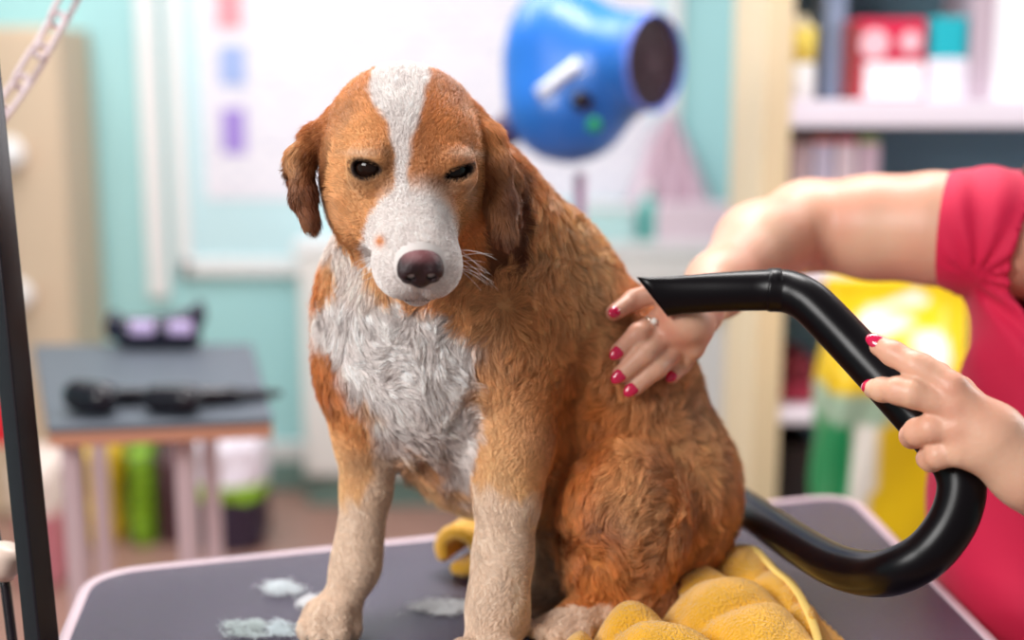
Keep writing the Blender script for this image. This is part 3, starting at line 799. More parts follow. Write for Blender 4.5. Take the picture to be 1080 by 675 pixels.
D.cap(HL(0, .152, -.020), HL(0, .146, -.038), .0010, .0015, .006, op='sub')           # philtrum
for s in (-1, 1):
    D.chain([(HL(0, .146, -.0430), .0014), (HL(s * .014, .138, -.0455), .0018), (HL(s * .026, .115, -.0455), .0018), (HL(s * .034, .092, -.042), .0014)], .003, op='sub')
MOUTH = [HL(s_ * a_, b_, c_) for s_, a_, b_, c_ in ((-1, .022, .122, -.0455), (-1, .014, .138, -.0455), (1, 0, .146, -.0430), (1, .014, .138, -.0455), (1, .022, .122, -.0455))]
# ears
def ear(lst, flat):
    for (a, b) in zip(lst[:-1], lst[1:]):
        A = P(*a[:3]); B = P(*b[:3]); mid = (A + B) / 2; L = np.linalg.norm(B - A)
        D.cap(A, B, px(a[3], a[2]), px(b[3], b[2]), .008, ln=.012)
ear([(356, 128, 1.085, 13), (334, 146, 1.078, 13), (317, 168, 1.070, 13), (320, 205, 1.062, 11), (327, 234, 1.058, 9)], None)
ear([(332, 158, 1.085, 11), (308, 180, 1.080, 7), (320, 212, 1.070, 9)], None)
ear([(496, 124, 1.080, 13), (515, 146, 1.072, 14), (524, 175, 1.065, 14), (528, 215, 1.058, 14), (533, 246, 1.052, 12)], None)
ear([(515, 152, 1.085, 12), (537, 188, 1.08, 9), (539, 230, 1.07, 9)], None)
# eyes
EYES = []
for (ex, ey, aw, ah, tilt) in ((387, 178, .0112, .0070, -.12), (482, 182, .0116, .0050, .36)):
    z = D.surf(ex, ey)
    side = -1 if ex < 430 else 1
    out = nrm(-VF + VR * side * .30 - VU * .12)
    c = P(ex, ey, z) - out * .0100
    rx = nrm(np.cross(out, VU)); rx = rx * (1 if rx @ VR > 0 else -1); ru = nrm(np.cross(rx, out)); ru = ru * (1 if ru @ VU > 0 else -1)
    rx2 = rx * math.cos(tilt) + ru * math.sin(tilt); ru2 = -rx * math.sin(tilt) + ru * math.cos(tilt)
    EYES.append((c, out, rx2, ru2, aw, ah, ex))
for c, out, rx, ru, aw, ah, ex in EYES:
    ridge = [c + (out * math.cos(a) + rx * math.sin(a)) * .0115 + ru * (ah + .004) * math.cos(a) for a in np.linspace(-1, 1, 6)]
    low = [c + (out * math.cos(a) + rx * math.sin(a)) * .0105 - ru * (ah + .003) * math.cos(a) for a in np.linspace(-1, 1, 6)]
    D.chain([(q - out * .0030, .0042) for q in ridge], .012, ln=.004, flow=back)
    D.chain([(q - out * .0015, .0034) for q in low], .012, ln=.004, flow=back)
for c, out, rx, ru, aw, ah, ex in EYES:
    D.ell(c + out * .016, (aw, ah, .012), np.stack([rx, ru, out]), k=.0025, op='sub')
    D.ell(c, .0137, k=.001, op='sub')
def eye_dist(p, E):
    c, out, rx, ru, aw, ah, ex = E
    q = p - c; o = q @ out
    return np.where((o > 0) & (o < .03), np.sqrt(((q @ rx) / aw) ** 2 + ((q @ ru) / ah) ** 2), 9.0)

hx, hy, hz = H0
lo_, hi_ = np.array([-.24, .93, TABLE_Z - .002]), np.array([.29, 1.50, 1.45])
ax = [axis(lo_[0], hi_[0], (-.17, .02), .0036, .0019), axis(lo_[1], hi_[1], (.92, 1.12), .0036, .0019), axis(lo_[2], hi_[2], (1.13, 1.37), .0036, .0019)]
dog_me, DV, DQ = D.mesh('dog', ax)
DV[:, 2] = np.maximum(DV[:, 2], TABLE_Z + .0006)
dog_me.vertices.foreach_set('co', DV.astype(np.float32).ravel()); dog_me.update()
DN_ = D.grad(DV)

GINGER = np.array(srgb(220, 140, 74)[:3]); GOLD = np.array(srgb(240, 194, 142)[:3]); RUST = np.array(srgb(162, 80, 38)[:3])
WHITE = np.array(srgb(242, 232, 228)[:3]); CREAM = np.array(srgb(238, 210, 186)[:3]); DARK = np.array(srgb(108, 56, 30)[:3])
SKIN = np.array(srgb(196, 150, 140)[:3]); BLACK = np.array(srgb(34, 20, 18)[:3])
BLAZE = [(398, 40), (448, 40), (452, 80), (444, 108), (433, 148), (431, 188), (442, 212), (466, 226), (478, 245), (490, 300), (470, 345), (372, 345), (382, 290), (385, 240), (392, 218), (412, 196), (417, 168), (408, 134), (395, 100)]
CHEST = [(330, 318), (395, 318), (470, 330), (500, 362), (490, 400), (502, 440), (506, 520), (480, 520), (440, 480), (405, 462), (385, 430), (352, 400), (335, 372), (328, 345)]
NECKW = [(332, 190), (350, 200), (375, 240), (392, 300), (400, 330), (350, 330), (352, 290), (338, 250)]
def dog_color(p, n, jit=True):
    x, y, z = proj(p)
    l = (p - H0) @ HM.T
    head = ((l[:, 1] > -.06) & (np.abs(l[:, 0]) < .085) & (z < 1.12) & (l[:, 2] > -.072) & (y < 335))
    w = vnoise(p, 55)[:, 0] * 3.0 + vnoise(p, 160, 1)[:, 0] * 2.0
    t1 = vnoise(p, 22, 2)[:, 1] * .5 + .5; t2 = vnoise(p, 70, 3)[:, 2] * .5 + .5
    c = GINGER + (GOLD - GINGER) * np.clip(t1 * .75, 0, 1)[:, None] + (RUST - GINGER) * np.clip(t2 * .55 - .1, 0, 1)[:, None]
    # paler saddle and croup tops, redder low thigh
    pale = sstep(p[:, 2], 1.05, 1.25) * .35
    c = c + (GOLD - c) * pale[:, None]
    def mixin(c, colr, m): return c + (colr - c) * np.clip(m, 0, 1)[:, None]
    # lower front legs cream
    legL = sstep(y + w * 2, 520, 545) * ((x < 430) & (z < 1.24))
    legLi = sstep(x + (y - 450) * .15 + w, 388, 398) * sstep(y + w, 452, 470) * (x < 425) * (z < 1.22)
    legR = sstep(y + w * 2, 520, 545) * ((x > 470) & (x < 575) & (z < 1.17))
    c = mixin(c, CREAM, np.maximum(np.maximum(legL, legR), legLi * .9))
    foot = (x < 655 - w * 2) & (y > 640) & (x > 540) & (p[:, 2] < .905)
    c = mixin(c, CREAM, foot * .9)
    belly_shade = (1 - sstep(in_poly(x, y, [(500, 500), (560, 540), (575, 560), (600, 640), (545, 640), (540, 560)]) + w, -8, 8)) * (z > 1.17)
    c = mixin(c, CREAM * .5, belly_shade * .8)  # halved cream puts the shade under the trunk into the coat colour
    chest = (1 - sstep(in_poly(x, y, CHEST) + w * 2.2, -9, 9)) * (z < 1.25) * ~head
    c = mixin(c, WHITE, chest)
    lowch_shade = chest * sstep(y + w * 2, 415, 500) * (.4 + .6 * (t2 > .5))
    c = mixin(c, np.array(srgb(176, 142, 124)[:3]), lowch_shade * .75)  # lower chest browned: shade between the front legs painted into the fur
    nw = (1 - sstep(in_poly(x, y, NECKW) + w * 1.5, -7, 7)) * (z < 1.2) * (z > 1.045)
    c = mixin(c, WHITE, nw * .85)
    hm = head.astype(float)
    c = mixin(c, GINGER + (GOLD - GINGER) * np.clip(t1 * .5, 0, 1)[:, None] + (RUST - GINGER) * np.clip(t2 * .5 - .1, 0, 1)[:, None], hm)
    bl = (1 - sstep(in_poly(x, y, BLAZE) + w * .9, -3.5, 3.5)) * hm
    # chin and muzzle white all round
    mz = sstep(l[:, 1], .075, .10) * hm
    side = (l[:, 0] < -.030) & (l[:, 1] < .10)
    c = mixin(c, WHITE, np.maximum(bl, mz * ~side))
    sp = np.exp(-(((x - 402) / 5) ** 2 + ((y - 256) / 6) ** 2)) * hm; c = mixin(c, GINGER, sp)
    # pale brows / eye rims
    for (bx, by, sx_, sy_, st) in ((384, 162, 19, 4, .55), (492, 163, 16, 5, .75), (494, 205, 5, 20, .4), (470, 200, 10, 8, .3)):
        c = mixin(c, CREAM, st * np.exp(-(((x - bx) / sx_) ** 2 + ((y - by) / sy_) ** 2)) * hm)
    for (bx, by, sx_, sy_, st) in ((409, 180, 8, 14, .75), (386, 194, 20, 6, .5), (462, 192, 10, 7, .6), (480, 197, 18, 5, .5), (408, 160, 8, 8, .35)):
        c = mixin(c, DARK * .8, st * np.exp(-(((x - bx) / sx_) ** 2 + ((y - by) / sy_) ** 2)) * hm)
    # ears
    earm = (((x < 345) & (z > 1.04)) | ((x > 506) & (x < 556) & (z < 1.135))) & (y > 120) & (y < 290)
    earL = (x < 346 - (y - 200) * .1) & (y < 262) & (z < 1.13)
    earR = (x > 508) & (x < 553) & (y > 120) & (y < 285) & (z < 1.125)
    em = np.where(earL, sstep(y, 125, 190), 0) + np.where(earR, sstep(y, 120, 215), 0)
    c = mixin(c, DARK, em * (.72 + .28 * t2))
    # dark lip line and eyelid margins
    dm = np.full(len(p), 1.0)
    for q0, q1 in zip(MOUTH[:-1], MOUTH[1:]):
        ba = q1 - q0; h_ = np.clip(((p - q0) @ ba) / (ba @ ba), 0, 1); dm = np.minimum(dm, np.linalg.norm(p - q0 - h_[:, None] * ba, axis=1))
    c = mixin(c, np.array(srgb(70, 40, 38)[:3]), (1 - sstep(dm, .0022, .0040)) * .95)
    for E in EYES:
        r_ = eye_dist(p, E); c = mixin(c, BLACK, (1 - sstep(r_, 1.12, 1.45)))
    return np.clip(c, 0, 1)
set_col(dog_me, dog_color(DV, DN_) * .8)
M_dogskin = attr_mat('dog_skin', rough=.7, spec=.2)
dog = link_mesh('dog', dog_me, M_dogskin)
tag(dog, 'ginger and white spaniel-like dog sitting on the grooming table with its head bowed', 'dog')

M_fur = attr_mat('dog_fur', rough=.42, spec=.35)
M_fur.node_tree.nodes['Principled BSDF'].inputs['Sheen Weight'].default_value = .0

def grow(N, seed, V, Q, radius, dens_fn, K=5):
    rs = np.random.RandomState(seed)
    a, b, c, d = V[Q[:, 0]], V[Q[:, 1]], V[Q[:, 2]], V[Q[:, 3]]
    tri = np.concatenate([np.stack([a, b, c], 1), np.stack([a, c, d], 1)])
    ar = np.linalg.norm(np.cross(tri[:, 1] - tri[:, 0], tri[:, 2] - tri[:, 0]), axis=1)
    w = ar * dens_fn(tri.mean(1)); w /= w.sum()
    ti = rs.choice(len(tri), N, p=w)
    u, v = rs.rand(N), rs.rand(N); fl = u + v > 1; u[fl], v[fl] = 1 - u[fl], 1 - v[fl]
    T = tri[ti]; p = T[:, 0] + (T[:, 1] - T[:, 0]) * u[:, None] + (T[:, 2] - T[:, 0]) * v[:, None]
    n = D.grad(p)
    W = np.zeros(N); FL = np.zeros((N, 3)); LN = np.zeros(N)
    for q in D.pr:
        if q['op'] != 'add': continue
        m = np.sqrt(((p - q['c']) ** 2).sum(-1)) < q['R'] + .05
        if not m.any(): continue
        ww = np.exp(-np.maximum(D.one(q, p[m]), 0) / .006) + 1e-9
        W[m] += ww; FL[m] += q['flow'] * ww[:, None]; LN[m] += q['ln'] * ww
    W = W + 1e-9; FL /= W[:, None]; LN /= W
    return p, n, FL, LN, rs

def make_fur():
    def dens(p):
        x, y, z = proj(p)
        f = np.where(z < 1.10, 2.2, 1.0)                      # the head's short coat is denser
        n = D.grad(p); v = nrm(np.array([0, 0, CAMZ]) - p); fac = (n * v).sum(-1)
        return f * np.where(fac < -.15, .4, 1.0)
    N = 300000
    p, n, FL, LN, rs = grow(N, 5, DV, DQ, .0002, dens)
    # bare nose, eyelids and eyeballs
    keep = LN > .0010
    l = (p - H0) @ HM.T
    keep &= ~((((l[:, 0]) / .019) ** 2 + ((l[:, 2] + .009) / .017) ** 2 < 1) & (l[:, 1] > .130))
    for E in EYES: keep &= eye_dist(p, E) > 1.16
    for q0, q1 in zip(MOUTH[:-1], MOUTH[1:]):
        ba = q1 - q0; h_ = np.clip(((p - q0) @ ba) / (ba @ ba), 0, 1); keep &= np.linalg.norm(p - q0 - h_[:, None] * ba, axis=1) > .0024
    p, n, FL, LN = p[keep], n[keep], FL[keep], LN[keep]; N = len(p); l = l[keep]
    X, Y, Z = proj(p)
    headm = sstep(-l[:, 1], -.16, -.05) * 0 + ((np.abs(l[:, 0]) < .085) & (l[:, 1] > -.05) & (l[:, 2] > np.where(l[:, 1] > .045, -.072, -.042)) & (Z < 1.11))
    earm = ((X < 342) & (Y > 118) & (Y < 258) & (Z < 1.12)) | ((X > 505) & (X < 552) & (Y > 125) & (Y < 275) & (Z < 1.10))
    # wandering wavy coat
    wav = vnoise(p, 38) * .75 + vnoise(p, 95, 2) * .55
    wav2 = vnoise(p, 60, 4) * .3
    flow = FL + np.where(headm[:, None], wav2 * .9 * np.clip(LN / .009, .25, 1)[:, None], np.where(earm[:, None], wav * .35, wav))
    FLd = FL
    tng = nrm(flow - n * (flow * n).sum(-1, keepdims=True))
    lift = np.where(headm, .30, np.where(earm, .22, .40 * np.clip(LN / .014, .5, 1))) + rs.normal(0, .10, N)
    d0 = nrm(tng * np.cos(lift)[:, None] + n * np.sin(lift)[:, None] + rs.normal(0, .10, (N, 3)))
    L = LN * rs.uniform(.65, 1.15, N)
    M = 5; t = np.linspace(0, 1, M)
    grav = np.where(headm, .10, .38)
    pts = np.empty((N, M, 3))
    d = d0.copy(); q = p - n * .0006
    pts[:, 0] = q
    curl = np.cross(n, tng) * (np.sign(vnoise(p, 120, 1)[:, :1]) * .22) * np.where(headm, .3, 1)[:, None]
    for j in range(1, M):
        q = q + d * (L / (M - 1))[:, None]
        pts[:, j] = q
        d = nrm(d + np.array([0, 0, -1.0]) * (grav * .35)[:, None] + curl - n * .06)
    # clumps
    nc = N // 40
    ci = rs.choice(N, nc, replace=False)
    kd = KDTree(nc)
    for i, k in enumerate(ci): kd.insert(p[k], i)
    kd.balance()
    near = np.array([kd.find(v)[1] for v in p]); tgt = pts[ci[near]]
    cl = np.clip(rs.uniform(.35, .95, N), 0, 1) * np.where(headm, .45 * np.clip(LN / .009, .15, 1), .66 * np.clip(LN / .014, .25, 1))
    big = np.linalg.norm(p - p[ci[near]], axis=1) > .016
    cl[big] = 0
    for j in range(1, M):
        pts[:, j] += (tgt[:, j] - pts[:, j]) * (cl * (t[j] ** 1.2))[:, None]
    # never inside the body
    for j in (2, 3, 4):
        dd = D.at(pts[:, j]); m = dd < .0008
        if m.any():
            g = D.grad(pts[m, j]); pts[m, j] += g * (np.clip(.0012 - dd[m], 0, .02))[:, None]
    pts[:, :, 2] = np.maximum(pts[:, :, 2], TABLE_Z + .001)
    r0 = np.where(headm, .00013, .00019) * rs.uniform(.7, 1.2, N)
    rad = r0[:, None] * np.array([1.0, 1.0, .85, .6, .15])
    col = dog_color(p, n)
    col *= rs.uniform(.80, 1.15, (N, 1)) * (1 + (rs.uniform(-.22, .22, nc)[near] * np.where(headm, .6, np.clip(LN / .016, .1, 1)))[:, None])
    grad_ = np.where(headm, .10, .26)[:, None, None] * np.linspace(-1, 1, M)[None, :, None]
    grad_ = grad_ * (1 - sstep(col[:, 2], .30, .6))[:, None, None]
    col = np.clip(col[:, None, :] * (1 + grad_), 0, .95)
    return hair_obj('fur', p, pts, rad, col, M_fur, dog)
fur = make_fur()

# eyes, nose, whiskers, claws
M_eye = mat('dog_eye', srgb(30, 15, 10), .07, spec=.28)
nt = M_eye.node_tree
for E in EYES:
    c, out = E[0], E[1]
    me = bpy.data.meshes.new('eye'); bm = bmesh.new()
    bmesh.ops.create_uvsphere(bm, u_segments=32, v_segments=20, radius=.0133, matrix=Matrix.Translation(Vector(c)))
    bm.to_mesh(me); bm.free(); link_mesh('eye', me, M_eye, dog)
N_ = Sdf()
NY, NZ = .010, -.011
N_.ell(HL(0, .132 + NY, .002 + NZ), (.0170, .0120, .0145), HM, k=.004)
N_.ell(HL(-.0095, .138 + NY, -.001 + NZ), (.0085, .0085, .010), HM, k=.004)
N_.ell(HL(.0095, .138 + NY, -.001 + NZ), (.0085, .0085, .010), HM, k=.004)
N_.ell(HL(0, .139 + NY, -.008 + NZ), (.0075, .006, .007), HM, k=.004)
for s in (-1, 1):
    N_.cap(HL(s * .0075, .150 + NY, -.003 + NZ), HL(s * .0085, .138 + NY, -.002 + NZ), .0036, .0030, .002, op='sub')
    N_.cap(HL(s * .0090, .149 + NY, -.004 + NZ), HL(s * .0160, .140 + NY, -.007 + NZ), .0014, .0010, .002, op='sub')
N_.cap(HL(0, .1475 + NY, .000 + NZ), HL(0, .145 + NY, -.014 + NZ), .0006, .0006, .002, op='sub')
nl = HL(0, .148, NZ)
nme, NV, NQ = N_.mesh('nose', [np.arange(nl[i] - .026, nl[i] + .026, .0009) for i in range(3)])
lx = (NV - H0) @ HM.T
tt = sstep(lx[:, 2] - NZ, .006, .015)[:, None]
set_col(nme, np.array(srgb(44, 22, 26)[:3]) * (1 - tt) + np.array(srgb(136, 84, 88)[:3]) * tt)
M_nose = attr_mat('dog_nose', rough=.33, spec=.5, bump=.35, bscale=900)
link_mesh('nose', nme, M_nose, dog)
# whiskers
M_wh = mat('whisker_white', srgb(245, 240, 238), .4)
rs = np.random.RandomState(3)
wh = []
for s in (-1, 1):
    for k in range(11 if s > 0 else 8):
        a = HL(s * (.028 + .003 * rs.rand()), .112 + .016 * rs.rand(), -.020 - .016 * rs.rand() + .01 * rs.rand())
        d = nrm(hr * s * 1.0 + hf * rs.uniform(-.3, .45) + hu * rs.uniform(-.7, .35) - VF * .3)
        L = rs.uniform(.022, .040)
        q = [a + d * L * t + DN * L * .30 * t * t for t in np.linspace(0, 1, 7)]
        tube('whisker', q, [.00022 * (1 - t * .75) for t in np.linspace(0, 1, 7)], M_wh, dog, n=5)
# claws
M_claw = mat('dog_claw', srgb(70, 52, 46), .35)
for (cx, cy, cz, s) in ((350, 650, 1.168, .98), (514, 697, 1.118, 1.1)):
    for ox, oz in ((-21, -.010), (-8, -.026), (8, -.026), (21, -.010)):
        b = P(cx + (ox - 3) * s, cy, cz + oz * s - .011 * s); b[2] = TABLE_Z + .012 * s
        e = b + np.array([0, -.008, -.007]) * s
        tube('claw', [b, (b + e) / 2 + np.array([0, -.001, .001]), e], [.0026, .0022, .0007], M_claw, dog, n=8)
# ================================================================== hose
HR = .0188
M_hose = mat('black_plastic', srgb(10, 6, 10), .30, spec=.22)
M_hose.node_tree.nodes['Principled BSDF'].inputs['Coat Tint'].default_value = (.9, .8, 1, 1)
hz_ = empty('dryer_hose', P(812, 306, 1.12)); tag(hz_, 'thick black dryer hose with a flat nozzle, bent in a loop right of the dog', 'hose')
hp = [P(812, 306, 1.115), P(832, 308, 1.11), P(850, 316, 1.10), P(868, 332, 1.09), P(905, 371, 1.07), P(950, 420, 1.04), P(992, 468, 1.015), P(1010, 494, 1.005), P(1014, 520, 1.0), P(1003, 553, 1.0), P(978, 584, 1.005), P(945, 602, 1.02), P(915, 605, 1.06), P(880, 596, 1.11), P(840, 573, 1.19), P(805, 549, 1.28), P(775, 529, 1.37), P(735, 505, 1.46), P(700, 490, 1.53)]
pth = catmull(hp, 8)
end = pth[-1]
pth += [end + np.array([-.05, .07, -.02]), end + np.array([-.09, .12, -.12]), end + np.array([-.10, .14, -.35]), end + np.array([-.10, .15, -.62]), end + np.array([-.08, .20, -.80]), end + np.array([-.02, .30, -.842])]
pth[-1][2] = .02
tube('tube', pth, HR, M_hose, hz_, n=28)
# nozzle, flattening towards a slanted mouth
bm = bmesh.new()
nz = [(822, 305.5, 1.113, .0190, .0190), (812, 306, 1.115, .0192, .0192), (809, 306, 1.116, .0180, .0180), (790, 306.5, 1.119, .0178, .0175), (750, 308.5, 1.125, .0172, .0140), (715, 311.5, 1.130, .0168, .0100), (695, 313, 1.132, .0172, .0080), (688, 313.5, 1.133, .0182, .0078)]
rings = []
for i, (x, y, z, rh, rd) in enumerate(nz):
    c = P(x, y, z); f = max(0, (i - 3) / (len(nz) - 4)) ** 1.5
    ring = []
    for k in range(32):
        a = 2 * math.pi * k / 32; up = math.sin(a)
        ring.append(bm.verts.new(Vector(c) + Vector((-.0145 * f * up, rd * math.cos(a), rh * up))))
    rings.append(ring)
for a, b in zip(rings[:-1], rings[1:]):
    for k in range(32): bm.faces.new((a[k], a[(k + 1) % 32], b[(k + 1) % 32], b[k]))
inner = [bm.verts.new(v.co * 1.0 + (Vector(P(*nz[-1][:3])) - v.co) * .22) for v in rings[-1]]
deep = [bm.verts.new(v.co + Vector((.03, 0, 0))) for v in inner]
for k in range(32):
    bm.faces.new((rings[-1][k], rings[-1][(k + 1) % 32], inner[(k + 1) % 32], inner[k])); bm.faces.new((inner[k], inner[(k + 1) % 32], deep[(k + 1) % 32], deep[k]))
bm.faces.new(deep); bm.faces.new(rings[0])
nzo = bm_obj('nozzle', bm, M_hose, hz_, smooth=True)

# ================================================================== the woman
SK = Sdf()
# right arm reaching over the dog
SK.chain([(P(1062, 250, 1.33), px(60, 1.33)), (P(985, 241, 1.36), px(56, 1.36)), (P(920, 240, 1.39), px(52, 1.39)), (P(858, 238, 1.42), px(46, 1.42))], .02)
SK.chain([(P(850, 238, 1.42), px(45, 1.42)), (P(800, 260, 1.36), px(44, 1.36)), (P(758, 300, 1.26), px(32, 1.26)), (P(734, 330, 1.19), px(24, 1.19))], .02)
def ds(x, y, off, dflt):
    z = D.surf(x, y); z = dflt if z is None else z
    return z - off
zz = {k: ds(*k, 0, 1.2) for k in ((642, 332), (646, 375), (648, 398), (663, 412), (705, 402), (690, 350), (720, 345), (672, 315), (700, 380))}
print('dogsurf', zz)
NAILS = []
def digit(lst, k=.004):
    pts = [(P(x, y, z), px(r, z)) for x, y, z, r in lst]
    SK.chain(pts, k); a, b = pts[-2][0], pts[-1][0]
    NAILS.append([a, b, pts[-1][1], None])
def on_dog(x, y, off, dflt=1.19): return min(ds(x, y, off, dflt), 1.2)
fo = .010
def dg(lst):
    out = []
    for (x, y, r, off) in lst: out.append((x, y, on_dog(x, y, off), r))
    digit(out)
dg([(712, 318, 12, .030), (692, 308, 11.5, .024), (668, 317, 11, .019), (647, 330, 8.5, .013)])
dg([(716, 330, 14, .034), (697, 336, 11.5, .031), (673, 352, 11, .022), (652, 371, 9, .013)])
dg([(722, 338, 14, .034), (705, 352, 12, .031), (679, 374, 11.5, .023), (655, 395, 9.5, .013)])
dg([(730, 346, 14, .032), (718, 363, 12.5, .030), (692, 388, 11.5, .022), (668, 409, 9.5, .013)])
dg([(738, 350, 12, .026), (732, 368, 10, .024), (719, 384, 9.5, .017), (708, 397, 8, .011)])
zw = on_dog(720, 340, .030)
SK.ell(P(722, 338, zw + .004), (px(24, 1.17), .014, px(30, 1.17)), k=.012)
SK.cap(P(722, 338, zw + .002), P(736, 328, 1.19), px(24, 1.17), px(24, 1.19), .015)
# torso, neck, head, off to the right
SK.chain([(P(1160, 640, 1.33), .105), (P(1150, 520, 1.34), .105), (P(1195, 340, 1.40), .115)], .05)
SK.chain([(P(1085, 250, 1.36), .055), (P(1200, 225, 1.41), .075), (P(1350, 250, 1.38), .060)], .04)
SK.chain([(P(1195, 200, 1.40), .060), (P(1190, 110, 1.37), .050)], .03)
hc_ = P(1208, -10, 1.33)
SK.ell(hc_, (.074, .092, .112), k=.03)
SK.ell(hc_ + np.array([-.01, -.045, -.055]), (.050, .050, .055), k=.03)
SK.cap(hc_ + np.array([-.015, -.092, .0]), hc_ + np.array([-.018, -.108, -.03]), .009, .013, .01)
SK.cap(hc_ + np.array([-.04, -.083, -.058]), hc_ + np.array([.01, -.085, -.060]), .007, .007, .01)
for s in (-1, 1): SK.ell(hc_ + np.array([s * .076, .0, -.01]), (.010, .020, .032), k=.008)
# left arm, hand round the hose
SK.chain([(P(1350, 250, 1.38), px(60, 1.38)), (P(1400, 430, 1.26), px(54, 1.26)), (P(1375, 610, 1.15), px(52, 1.15))], .02)
SK.chain([(P(1375, 610, 1.15), px(52, 1.15)), (P(1230, 575, 1.06), px(50, 1.06)), (P(1130, 530, .99), px(39, .99)), (P(1085, 498, .975), px(35, .975))], .02)
# back of the hand
SK.chain([(P(1085, 498, .975), px(35, .975)), (P(1045, 462, .975), px(38, .975))], .02)
for (x, y, r) in ((1004, 408, 15), (1006, 430, 15), (1008, 454, 15), (1012, 478, 14)):
    SK.cap(P(1052, 466 + (y - 440) * .35, .972), P(x, y, .972), px(20, .97), px(r, .97), .012)
digit([(1004, 408, .972, 15.5), (975, 391, .982, 15), (966, 386, .985, 14.5), (942, 373, .998, 13), (928, 365, 1.006, 11)])
digit([(1006, 430, .972, 15), (962, 415, .978, 15), (948, 412, .984, 14.5), (930, 411, 1.000, 12.5), (921, 410, 1.014, 10.5)])
digit([(1008, 452, .972, 14.5), (982, 452, .978, 15), (968, 456, .988, 14.5), (962, 460, 1.008, 12.5), (964, 460, 1.03, 10.5)])
digit([(1012, 476, .974, 14), (990, 480, .980, 14), (982, 484, .992, 13), (978, 484, 1.010, 10.5), (980, 482, 1.024, 9)])
digit([(1040, 440, .985, 17), (1012, 412, 1.015, 15), (990, 396, 1.06, 13), (975, 385, 1.075, 11)])
# legs down to the floor
hp_ = P(1255, 640, 1.30)
for s in (-1, 1):
    x = hp_[0] + s * .085
    SK.chain([((x, hp_[1], .80), .085), ((x + s * .01, hp_[1] + .0, .46), .055), ((x + s * .01, hp_[1] + .02, .10), .038)], .03)
    SK.chain([((x + s * .01, hp_[1] + .03, .045), .034), ((x + s * .02, hp_[1] - .13, .032), .028)], .02)
fx = [axis(.05, .98, (.09, .47), .007, .0018), axis(.86, 1.62, (.90, 1.24), .007, .0018), axis(.0, 1.72, (1.05, 1.30), .007, .0018)]
pme, PV, PQ = SK.mesh('person', fx)
def skin_col(p):
    b = np.array(srgb(226, 180, 152)[:3]); r = np.array(srgb(214, 140, 118)[:3])
    t_ = np.clip(vnoise(p, 40)[:, 0] * .25 + .25, 0, 1)
    for (x, y, z, rr) in ((966, 386, .985, .010), (948, 412, .984, .010), (1004, 408, .97, .014), (1006, 430, .97, .014), (1008, 454, .97, .012), (697, 336, 1.15, .012), (705, 352, 1.15, .012), (718, 363, 1.15, .012)):
        t_ = np.maximum(t_, .75 * np.exp(-((p - P(x, y, z)) ** 2).sum(-1) / rr ** 2 / 1.5))
    return b + (r - b) * t_[:, None]
set_col(pme, skin_col(PV))
M_skin = attr_mat('skin', rough=.42, spec=.4, sss=.25, bump=.12, bscale=260)
woman = link_mesh('person', pme, M_skin)
tag(woman, 'woman in a crimson T-shirt, one hand on the dog, the other holding the hose', 'person')
M_nail = mat('crimson_varnish', srgb(206, 20, 74), .12, coat=.8)
for i, (a, b, r, _) in enumerate(NAILS):
    d = nrm(b - a); toc = nrm(np.array([0, 0, CAMZ]) - b)
    up = nrm(toc - d * (toc @ d))
    if i in (5, 6): up = nrm(up + np.array([0, 0, .5]))
    if i >= 7: up = nrm(b - P(955, 425, 1.035) ); up = nrm(up - d * (up @ d))
    w = np.cross(up, d)
    bm = bmesh.new()
    M_ = Matrix(((w[0], d[0], up[0], 0), (w[1], d[1], up[1], 0), (w[2], d[2], up[2], 0), (0, 0, 0, 1)))
    c = b + up * r * .55 + d * r * .15
    bmesh.ops.create_uvsphere(bm, u_segments=20, v_segments=12, radius=1, matrix=Matrix.Translation(Vector(c)) @ M_ @ Matrix.Diagonal((r * .76, r * 1.25, r * .48, 1)))
    bm_obj('fingernail', bm, M_nail, woman, smooth=True)
# ring on the second digit
rz_ = on_dog(676, 349, .022) 
a, b = P(697, 336, on_dog(697, 336, .031)), P(673, 352, on_dog(673, 352, .022))
rc = a + (b - a) * .62; d = nrm(b - a); bm = bmesh.new()
rr = px(11.6, 1.16)
add_lathe(bm, [(rr, -.0012), (rr + .0009, -.0008), (rr + .0009, .0008), (rr, .0012), (rr - .0006, 0), (rr, -.0012)], Matrix.Translation(Vector(rc)) @ frame_to(d), 40, cap=False)
rg = bm_obj('ring', bm, mat('silver', srgb(236, 226, 214), .15, 1), woman, smooth=True)
toc = nrm(np.array([0, 0, CAMZ + .1]) - rc); toc = nrm(toc - d * (toc @ d))
bm = bmesh.new(); bmesh.ops.create_icosphere(bm, subdivisions=2, radius=.0034, matrix=Matrix.Translation(Vector(rc + toc * (rr + .002)))); bm_obj('stone', bm, mat('pearl', srgb(250, 244, 236), .1, coat=.5), rg, smooth=False)

